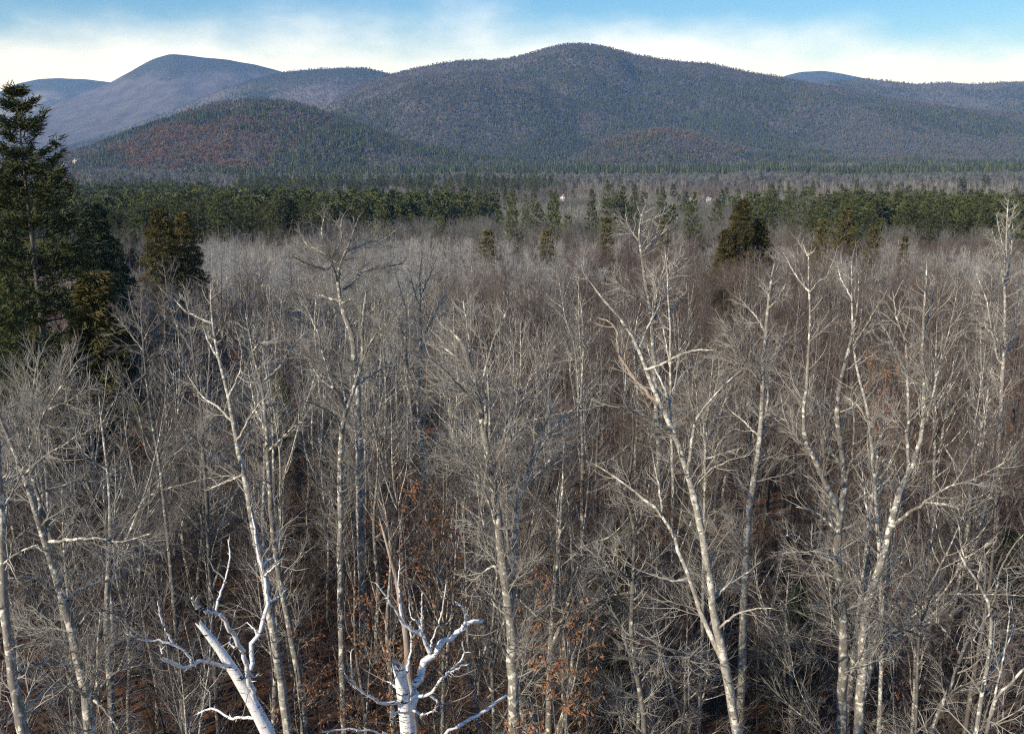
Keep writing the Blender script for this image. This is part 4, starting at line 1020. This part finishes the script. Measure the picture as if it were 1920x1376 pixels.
# undergrowth: leafless brush
BRC = bpy.data.collections.new('brush_kinds')
for k in range(5):
    q = np.random.default_rng(500 + k); mb = MB()
    st = q.integers(4, 8); P0 = np.zeros((st, 8, 3)); dd = unit(np.stack([q.normal(0, 0.35, st), q.normal(0, 0.35, st), np.ones(st)], 1)); P0[:, 0] = q.normal(0, 0.15, (st, 3))*[1, 1, 0]
    for j in range(1, 8):
        P0[:, j] = P0[:, j-1] + dd*0.5; dd = unit(dd + q.normal(0, 0.14, (st, 3)) + [0, 0, 0.03])
    R0 = np.linspace(0.022, 0.006, 8)[None].repeat(st, 0)
    tubes(mb, P0, R0, 4)
    A, RA, LA = sprout(q, P0, R0, 9, 0.15, 1, (0.5, 1.1), lambda t, i: 0.5 + 0.9*(1-t), 4, 0.15, 0.05, 0.009, 0.003); tubes(mb, A, RA, 3)
    B, RB, LB = sprout(q, A, RA, 5, 0.1, 1, (0.4, 1.0), lambda t, i: 0.4*LA[i], 3, 0.12, 0.04, 0.005, 0.002); tubes(mb, B, RB, 3)
    source(BRC, 'brush_%02d' % k, mb.mesh('brush', [M[['brush', 'brush', 'twig_red', 'twig_brown', 'brush'][k]]]))
for k in range(4):
    q = np.random.default_rng(540 + k); mb = MB()
    z = np.linspace(0, 7.5, 12); P0 = np.stack([0.25*np.sin(z*0.6 + k), 0.25*np.cos(z*0.5 + 2*k), z], -1)[None]; P0 = P0 - P0[:, :1]*[1, 1, 0]; R0 = np.linspace(0.045, 0.008, 12)[None]
    tubes(mb, P0, R0, 5)
    A, RA, LA = sprout(q, P0, R0, 34, 0.15, 1, (0.5, 1.1), lambda t, i: 0.7 + 1.9*(1-t), 6, 0.13, 0.07, 0.013, 0.004); tubes(mb, A, RA, 3)
    B, RB, LB = sprout(q, A, RA, 8, 0.1, 1, (0.4, 1.0), lambda t, i: 0.42*LA[i], 4, 0.13, 0.05, 0.007, 0.003); tubes(mb, B, RB, 3)
    C_, RC, LC = sprout(q, B, RB, 3, 0.2, 1, (0.4, 0.9), lambda t, i: 0.45*LB[i], 2, 0.1, 0.05, 0.004, 0.002); tubes(mb, C_, RC, 3)
    source(BRC, 'brush_%02d' % (5 + k), mb.mesh('sapling', [M[['twig', 'brush', 'brush', 'twig_red'][k]]]))
bp = np.concatenate([wood_points(14, 60, 1.7, 0.6), wood_points(60, 110, 3.0, 0.6)])
bp = bp[r.random(len(bp)) < np.where(bp[:, 1] < 55, 0.85, 0.45)]
scatter('undergrowth', np.stack([bp[:, 0], bp[:, 1], ground_z(bp[:, 0], bp[:, 1]) - 0.05], 1), r.choice([0, 1, 2, 3, 4, 5, 6, 7, 8, 5, 7], len(bp)), r.uniform(0.55, 1.4, len(bp)), r.uniform(0, 6.28, len(bp)), BRC,
        'tangled leafless brush on the forest floor', 'undergrowth')

# young beeches that keep their orange leaves
BEECH = []
for k in range(3):
    q = np.random.default_rng(600 + k); sm, lm = MB(), MB()
    z = np.linspace(0, 8.0, 10); P0 = np.stack([0.2*np.sin(z + k), 0.2*np.cos(z*0.8 + k), z], -1)[None]; R0 = np.linspace(0.035, 0.008, 10)[None]
    tubes(sm, P0, R0, 5)
    A, RA, LA = sprout(q, P0, R0, 34, 0.2, 1, (0.7, 1.25), lambda t, i: 0.5 + 1.5*(1-t), 5, 0.1, 0.0, 0.012, 0.004); tubes(sm, A, RA, 3)
    B, RB, LB = sprout(q, A, RA, 6, 0.15, 1, (0.5, 1.0), lambda t, i: 0.45*LA[i], 4, 0.1, 0.0, 0.006, 0.003); tubes(sm, B, RB, 3)
    tips = B[:, 1:].reshape(-1, 3); tips = tips[q.random(len(tips)) < 0.85]
    blades(lm, q, tips, unit(q.normal(0, 1, tips.shape) - [0, 0, 0.4]), 2, 0.07, 0.045, 0.5)
    BEECH.append((sm.mesh('stem', [M['bark']], True), lm.mesh('foliage', [M['beech_leaf']])))
BSPOT = [(770, 930, 30, 'orange-leaved beech sapling right above the splintered pointed trunk'), (835, 940, 33, 'orange-leaved beech sapling left of the burled maple'),
 (735, 1035, 23, 'orange-leaved beech sapling beside the splintered pointed trunk'), (815, 1010, 26, 'orange-leaved beech sapling above the thick white stub'),
 (1045, 1205, 19, 'orange-leaved beech branches right of the burled maple trunk'), (1010, 1290, 18, 'orange leaves low at the foot of the burled maple'),
 (1025, 1085, 24, 'small orange-leaved beech beside the burl'), (1655, 640, 48, 'orange-leaved beech behind the spreading maple, upper one'), (1690, 660, 46, 'orange-leaved beech behind the spreading maple, lower right one'),
 (1670, 770, 40, 'orange-leaved beech deep behind the spreading maple stems'), (255, 800, 50, 'orange-leaved beech below the slim feathery tree'), (225, 845, 46, 'orange-leaved beech left of the slim trunk near the left side'),
 (300, 850, 47, 'orange-leaved beech right of the slim trunk near the left side'), (345, 790, 52, 'orange-leaved beech behind the grey branching tree'), (655, 935, 42, 'orange-leaved beech behind the forked grey maple'),
 (700, 950, 40, 'orange-leaved beech right of the forked grey maple'), (560, 950, 38, 'rusty beech right of the crooked broken-leader trunk'), (1185, 690, 45, 'rusty beech behind the top of the leaning birch'), (1230, 950, 36, 'rusty beech behind the second stem of the leaning birch'),
 (1870, 700, 50, 'rusty beech at the foot of the greenish poplar'), (1905, 740, 48, 'rusty beech right of the greenish poplar foot'), (1680, 1120, 27, 'rusty beech behind the low fan-branched sapling'), (130, 1000, 36, 'rusty beech behind the mottled leaning tree'),
 (560, 1190, 26, 'rusty beech between the twin lower trunks left of the white stub'), (690, 1150, 25, 'rusty beech left of the splintered trunk'), (880, 1010, 30, 'rusty beech touching the left side of the burled maple')]
for j, (bx, by, d, lab) in enumerate(BSPOT):
    P = at(bx, by, d); gz = float(ground_z(P[0], d)); hh = max(2.5, P[2] - gz + 0.4); s = hh/8.0
    root = empty('beech_sapling', (P[0], d, gz - 0.05)); root.rotation_euler = (0, 0, float(r.uniform(0, 6.28))); w = min(1.3, 0.5 + 0.5*s); root.scale = (w, w, min(s, 1.6))
    tag(root, lab, 'sapling', 'orange-leaved beeches in the understorey')
    link('stem', BEECH[j % 3][0], root); link('foliage', BEECH[j % 3][1], root)

# ------------------------------------------------------------------ houses in the valley
M['white_wall'] = plain_mat('white_clapboard', (0.72, 0.72, 0.70), (0.80, 0.80, 0.78), 0.6, None)
M['roof'] = plain_mat('grey_shingle_roof', (0.30, 0.30, 0.31), (0.40, 0.40, 0.41), 0.5, None)
M['pane'] = plain_mat('dark_window', (0.03, 0.035, 0.04), (0.05, 0.055, 0.06), 0.5, None, 0.2)
M['tan_wall'] = plain_mat('tan_clapboard', (0.45, 0.38, 0.28), (0.52, 0.45, 0.34), 0.5, None)
def box_faces(x0, x1, y0, y1, z0, z1):
    v = [(x, y, z) for z in (z0, z1) for y in (y0, y1) for x in (x0, x1)]
    return np.array(v, float), [(0, 2, 3, 1), (4, 5, 7, 6), (0, 1, 5, 4), (2, 6, 7, 3), (0, 4, 6, 2), (1, 3, 7, 5)]
HOUSES = []
def house(px, py, d, w, l, h, rot, wall, label):
    P = at(px, py, d); z0 = float(surf(np.array(P[0]), np.array(d))[0])
    o = empty('house', (P[0], d, z0)); o.rotation_euler = (0, 0, rot); tag(o, label, 'house', 'houses among the valley trees')
    z0_ = 0
    mb = MB(); v, q = box_faces(-w/2, w/2, -l/2, l/2, -2, h); mb.add(v, q)
    mb.add([(-w/2, -l/2, h), (w/2, -l/2, h), (0, -l/2, h + w*0.32)], None, [(0, 1, 2)]); mb.add([(-w/2, l/2, h), (w/2, l/2, h), (0, l/2, h + w*0.32)], None, [(0, 2, 1)])
    link('wall', mb.mesh('wall', [wall]), o)
    mb = MB(); e = 0.5; zt = h + w*0.32
    for s in (-1, 1):
        a = np.array([(s*(w/2+e), -l/2-e, h-0.32*e+0.08), (0, -l/2-e, zt+0.08), (0, l/2+e, zt+0.08), (s*(w/2+e), l/2+e, h-0.32*e+0.08)]); b = a + [0, 0, 0.25]
        mb.add(np.concatenate([a, b]), [(0, 1, 2, 3), (4, 7, 6, 5), (0, 4, 5, 1), (1, 5, 6, 2), (2, 6, 7, 3), (3, 7, 4, 0)])
    rf = link('roof', mb.mesh('roof', [M['roof']]), o)
    mb = MB(); v, q = box_faces(-0.5, 0.5, l*0.2, l*0.2 + 0.9, zt - 0.8, zt + 1.3); mb.add(v, q); link('chimney', mb.mesh('chimney', [M['roof']]), rf)
    for wx in (-0.28, 0.28):
        for wz in (1.2, 4.0):
            mb = MB(); v, q = box_faces(wx*w - 0.5, wx*w + 0.5, -l/2 - 0.06, -l/2 + 0.02, wz, wz + 1.4); mb.add(v, q); link('window', mb.mesh('window', [M['pane']]), o)
    HOUSES.append((px, py, d))
house(1297, 368, 1000, 5.0, 7, 4.0, 0.3, M['white_wall'], 'white house glimpsed above the broad dark pine')
house(1056, 364, 1080, 5, 6, 4.0, -0.4, M['white_wall'], 'white house glimpsed above the single bluish pine')
house(1331, 365, 1060, 4, 6, 3.2, 0.8, M['white_wall'], 'small white house just right of the one above the broad pine')
house(122, 324, 2250, 11, 16, 7.0, 0.5, M['white_wall'], 'pale house on the lower slope right of the huge white pine')
house(146, 325, 2260, 11, 14, 7.0, -0.3, M['tan_wall'], 'tan house beside the pale one on the lower slope')

# ------------------------------------------------------------------ valley and mountain woods
FARC = bpy.data.collections.new('far_tree_kinds')
def far_bare(k, bark, twig):
    tm, cm = make_bare(700 + k, 16.0, 0.2, 0, [0.9, 1.0, 1.1, 0.8, 0.9, 1.0][k])
    source(FARC, 'far_%02d' % k, joined('far_bare', tm, cm, [M[bark], M[twig]]))
M['twig_far'] = plain_mat('far_grey_twigs', (0.115, 0.122, 0.104), (0.165, 0.172, 0.150), 0.4)
M['twig_far_brown'] = plain_mat('far_brown_twigs', (0.105, 0.098, 0.085), (0.155, 0.146, 0.128), 0.4)
M['oak_rust'] = plain_mat('rusty_oak_leaves', (0.19, 0.105, 0.048), (0.235, 0.145, 0.08), 0.4)
far_bare(0, 'bark_pale', 'twig_far'); far_bare(1, 'bark', 'twig_far'); far_bare(2, 'bark', 'twig_far_brown'); far_bare(3, 'birch_thin', 'twig_far')
def far_con(k, seed, H, Rm, kind, needle, det=0):
    tm, fm = make_pine(seed, H, Rm, det, kind)
    for a in fm.tm: a[:] = 1
    source(FARC, 'far_%02d' % k, joined('far_conifer', tm, fm, [M['bark_dark'], M[needle]]))
far_con(4, 41, 22, 4.6, 'pine', 'needle'); far_con(5, 42, 22, 4.2, 'pine', 'needle'); far_con(6, 43, 18, 3.4, 'hemlock', 'spruce'); far_con(7, 44, 18, 3.6, 'hemlock', 'needle')
# tiny crowns for the mountain sides
def speck_bare(k, mt, nsp):
    q = np.random.default_rng(800 + k); mb = MB()
    base = np.stack([q.normal(0, 1.0, nsp), q.normal(0, 1.0, nsp), q.uniform(4, 9, nsp)], 1)
    d = unit(np.stack([q.normal(0, 0.6, nsp), q.normal(0, 0.6, nsp), q.uniform(0.5, 1.2, nsp)], 1)); L = q.uniform(3, 6.5, nsp)[:, None]
    P = np.stack([base, base + d*L*0.6, base + d*L], 1); tubes(mb, P, np.stack([np.full(nsp, 0.22), np.full(nsp, 0.30), np.zeros(nsp)], 1), 3)
    tubes(mb, np.array([[[0, 0, 0], [0.1, 0, 7], [0.2, 0.1, 11]]], float), np.array([[0.3, 0.22, 0.1]]), 3)
    source(FARC, 'far_%02d' % k, mb.mesh('speck', [M[mt]]))
speck_bare(8, 'twig_far', 34); speck_bare(9, 'twig_far_brown', 34); speck_bare(10, 'oak_rust', 60)
def speck_con(k, mt):
    q = np.random.default_rng(820 + k); mb = MB()
    for lv in range(6):
        z0 = 3 + lv*2.6; rad = 3.6*(1 - lv/6.6); nn = 8
        an = np.arange(nn)*2*math.pi/nn + q.uniform(0, 1); rr = rad*q.uniform(0.55, 1.2, nn)
        V = [(0, 0, z0 + 3.6)] + [(rr[j]*math.cos(an[j]), rr[j]*math.sin(an[j]), z0 + q.uniform(-0.6, 0.6)) for j in range(nn)]
        mb.add(V, None, [(0, 1 + j, 1 + (j+1) % nn) for j in range(nn)])
    source(FARC, 'far_%02d' % k, mb.mesh('speck', [M[mt]]))
speck_con(11, 'needle'); speck_con(12, 'spruce')
for k in range(13, 16): pass

def wedge(n, y0, y1, u0=-0.60, u1=0.60):
    y = np.sqrt(r.uniform(y0*y0, y1*y1, n)); u = r.uniform(u0, u1, n); return u*y, y
# valley floor, 250 m to 2.8 km
x1, y1 = wedge(24000, 250, 900); x2, y2 = wedge(34000, 900, 2900)
vx, vy = np.concatenate([x1, x2]), np.concatenate([y1, y2])
sz, wh = surf(vx, vy); ok = wh < 0
vx, vy, vz = vx[ok], vy[ok], sz[ok]
ppx, ppy = proj(vx, vy, vz + 16)
nn_ = fbm(vx/120 + 5, vy/160 + 2, 3)
c = np.where((ppx > 880) & (ppx < 1430), 0.012, 0.03)
wy = vy*(1 + 0.22*(fbm(vx/90 + 1, vy/300 + 6, 3) - 0.5)) ; wpx = ppx + 120*(fbm(vx/60 + 31, vy/60 + 6, 3) - 0.5)
L_ = (wpx < 900)
c = np.where(L_ & (wy > np.interp(wpx, [0, 560, 640, 900], [255, 268, 340, 400])) & (wy < np.interp(wpx, [0, 500, 640, 900], [1150, 950, 620, 560])), np.where(fbm(vx/34 + 70, vy/50 + 12, 3) > 0.40, 0.9, 0.3), c)
c = np.where((wpx >= 880) & (wpx < 1400) & (wy > 330) & (wy < 430), np.where(nn_ > 0.58, 0.02, 0.0), c)
c = np.where((wpx >= 1400) & (wpx < 1580) & (wy > 320) & (wy < 520), np.where(nn_ > 0.52, 0.14, 0.01), c)
c = np.where((wpx >= 1580) & (wy > 300) & (wy < 640), np.where(fbm(vx/30 + 20, vy/40 + 3, 3) > 0.44, 0.75, 0.12), c)
c = np.where((wy > 1150) & (wy < 1500) & (wpx > 450) & (wpx < 1050), 0.45, c)
c = np.where((wy > 1750) & (wy < 2250) & (wpx > 350), 0.85, c)
c = np.where((wy > 2450) & (nn_ > 0.5), 0.7, c)
is_con = r.random(len(vx)) < c
hs = np.where(is_con, r.triangular(0.5, 0.9, 1.2, len(vx)), r.uniform(0.75, 1.05, len(vx)))
# leave the lines of sight to the white houses open
for (hx, hy, hd) in HOUSES:
    px_, py_ = proj(vx, vy, vz + np.where(is_con, 22, 16)*hs)
    blk = (np.abs(px_ - hx) < 9) & (py_ < hy + 4) & (vy < hd + 12)
    ok = ~blk; vx, vy, vz, is_con, hs, ppx, nn_ = vx[ok], vy[ok], vz[ok], is_con[ok], hs[ok], ppx[ok], nn_[ok]
# the front rows of the pine belts stand as single trees
cand = np.where(is_con & (vy < 640) & (ppx > 150) & (ppx < 1930))[0]
cand = cand[np.argsort(vy[cand])][:240]
BL = [(150, 'dark spruce'), (240, 'gap beside the dark spruce'), (318, 'brown-tinged hemlock pair'), (400, 'silvery crowns by the hemlocks'), (470, 'bent yellowish trunk'), (545, 'left arm of the twisted oak'), (610, 'crown of the twisted oak'), (700, 'right arm of the twisted oak'), (787, 'upright two-stemmed tree'), (870, 'burled maple'),
      (960, 'low layered pine'), (1041, 'single bluish pine'), (1140, 'tallest clump pine'), (1215, 'tall lichened tree'), (1302, 'broad dark pine'), (1390, 'lone brown-green hemlock'), (1470, 'ragged lone pine'), (1516, 'antlered dead top'), (1590, 'rounded dark green conifer'), (1640, 'squat olive hemlock'), (1698, 'tiny hemlock spire'), (1760, 'outer maple stems'), (1830, 'left branches of the poplar'), (1888, 'top of the greenish poplar')]
def belt_words(i):
    j = int(np.argmin([abs(ppx[i] - q[0]) for q in BL])); dxx = ppx[i] - BL[j][0]
    row = 'front-row' if vy[i] < 300 else 'second-row' if vy[i] < 340 else 'third-row' if vy[i] < 390 else 'back-row'
    hh_ = 'tall' if hs[i] > 0.97 else 'middling' if hs[i] > 0.84 else 'short'
    return '%s %s dark pine %s the %s' % (hh_, row, 'straight behind' if abs(dxx) < 12 else 'behind, left of' if dxx < 0 else 'behind, right of', BL[j][1]), 'valley pines behind the ' + BL[j][1]
for i in cand:
    zn = (0, 0) + belt_words(i)
    place_pair('white_pine', CON['pine%d' % r.integers(0, 5)], (vx[i], vy[i], vz[i] - 0.2), float(r.uniform(0, 6.28)), (hs[i]*1.1, hs[i]*1.1, hs[i]), zn[2], 'tree', zn[3])
left = np.ones(len(vx), bool); left[cand] = False
kd = np.where(is_con, np.where(vy < 1400, r.choice([4, 5, 5, 4, 7], len(vx)), r.choice([12, 12, 11], len(vx))),
     np.where(vy < 1400, np.where(nn_ > 0.55, r.choice([2, 1, 2], len(vx)), r.choice([0, 1, 3, 0], len(vx))), r.choice([8, 8, 9], len(vx))))
near_v = left & (vy < 1400); far_v = left & (vy >= 1400)
def sub(nm, mk, lab): scatter(nm, np.stack([vx[mk], vy[mk], vz[mk] - 0.2], 1), kd[mk], hs[mk]*np.where(vy[mk] > 1400, 1.15, 1.0), r.uniform(0, 6.28, mk.sum()), FARC, lab, 'woodland')
sub('valley_wood', near_v & ~is_con, 'pale grey leafless woods across the valley floor')
sub('valley_pines', near_v & is_con, 'massed dark pines of the valley belts')
sub('far_valley_wood', far_v, 'striped far woods at the foot of the mountains')

for i, rg in enumerate(RIDGES):
    if i >= 7: continue
    area = (rg.u[-1] - rg.u[0])*((rg.D)**2 - (rg.D - rg.wf)**2)/2
    per = {0: 34, 1: 40, 2: 44, 3: 60, 4: 56, 5: 220, 6: 220}[i]
    x, y = wedge(int(area/per), rg.D - rg.wf, rg.D + 40, max(rg.u[0], -0.57), min(rg.u[-1], 0.57))
    z = rg.z(x, y); zs, wh = surf(x, y); ok = (wh == i); x, y, z = x[ok], y[ok], z[ok]
    # drop what lies hidden behind nearer ridges
    px_, py_ = proj(x, y, z + 18); hid = np.zeros(len(x), bool)
    for o_ in RIDGES[:7]:
        if o_.D < rg.D - 200:
            pcx = np.array([proj(o_.D*u_, o_.D, zc_ + 10) for u_, zc_ in zip(o_.u[::4], o_.zc[::4])])
            hid |= (py_ > np.interp(px_, pcx[:, 0], pcx[:, 1], left=9e9, right=9e9) + 6) & (y > o_.D)
    x, y, z = x[~hid], y[~hid], z[~hid]; px_, py_ = proj(x, y, z)
    t = rg.t(y); sc = rg.D/14.0
    f1 = fbm(x/sc + 3.3*i, y/(sc*1.6) + 1.7*i, 4); f2 = fbm(x/(sc*0.3) + 9, y/(sc*0.3) + 4, 3)
    jx = 260*(f2 - 0.5) + 200*(f1 - 0.5); jt = 0.5*(f2 - 0.5); qx, t_ = px_ + jx, t + jt
    if i == 0:
        pc = np.where(t_ > 0.82, 0.6, 0) + np.where((qx > 520) & (f1 > 0.47), 0.5, 0.0) + np.where((qx < 330) & (f1 > 0.52), 0.5, 0) + np.where(t_ < 0.15, 0.5, 0) + 0.10
        prd = np.where((qx > 240) & (qx < 600) & (t_ > 0.32) & (t_ < 0.9), 0.25 + 0.5*(f2 > 0.5), 0.06)
    elif i == 1: pc = np.where(f1 > 0.55, 0.55, 0.10) + np.where(px_ > 1440, 0.25, 0); prd = np.where((qx < 1320) & (f2 > 0.45), 0.45, np.where((qx < 1560) & (t_ < 0.5) & (f2 > 0.5), 0.35, 0.06))
    elif i == 2: pc = np.where(f1 > 0.43, 0.92, 0.40) + np.where(t > 0.9, 0.2, 0); prd = 0.04 + 0*x
    elif i == 3: pc = np.where(f1 > 0.50, 0.82, 0.12); prd = 0.04 + 0*x
    elif i == 4: pc = np.where(f1 > 0.44, 0.92, 0.36) - np.where(t > 0.975, 0.5, 0); prd = 0.03 + 0*x
    elif i == 5: pc = np.where(f1 > 0.55, 0.75, 0.08) + np.where(t > 0.9, 0.4, 0); prd = 0*x
    else: pc = np.where(f1 > 0.5, 0.65, 0.12) + np.where(t > 0.93, 0.5, 0); prd = 0*x
    con = r.random(len(x)) < pc; rd = r.random(len(x)) < prd
    kd_ = np.where(con, r.choice([11, 12, 12], len(x)), np.where(rd, 10, np.where(f2 > 0.5, 8, r.choice([8, 9], len(x)))))
    scl = r.triangular(0.35, 0.6, 1.0, len(x))*(1.0 if i < 5 else 1.35)*np.where(con & (t > 0.9), 0.6, 1)*(0.75 + 0.5*f2)
    scatter('mountain_wood', np.stack([x, y, z - 0.4], 1), kd_, scl, r.uniform(0, 6.28, len(x)), FARC, 'dense far-off trees clothing the ' + rg.label.split(' with ')[0].split(' in ')[0], 'woodland')

# ------------------------------------------------------------------ haze over the whole valley
mh = bpy.data.materials.new('valley_haze'); mh.use_nodes = True; mn = mh.node_tree.nodes; mn.clear()
out = mn.new('ShaderNodeOutputMaterial'); pv = mn.new('ShaderNodeVolumePrincipled')
pv.inputs['Color'].default_value = (0.26, 0.50, 1.0, 1); pv.inputs['Absorption Color'].default_value = (1, 1, 1, 1); pv.inputs['Density'].default_value = 7.0e-5; pv.inputs['Anisotropy'].default_value = 0.0
mh.node_tree.links.new(pv.outputs[0], out.inputs['Volume'])
mb = MB(); v, q = box_faces(-14500, 14500, -14500, 14500, -90, 1000); mb.add(v, q)
tag(link('haze', mb.mesh('haze', [mh])), 'thin blue haze hanging over the valley and mountains', 'haze', kind='stuff')
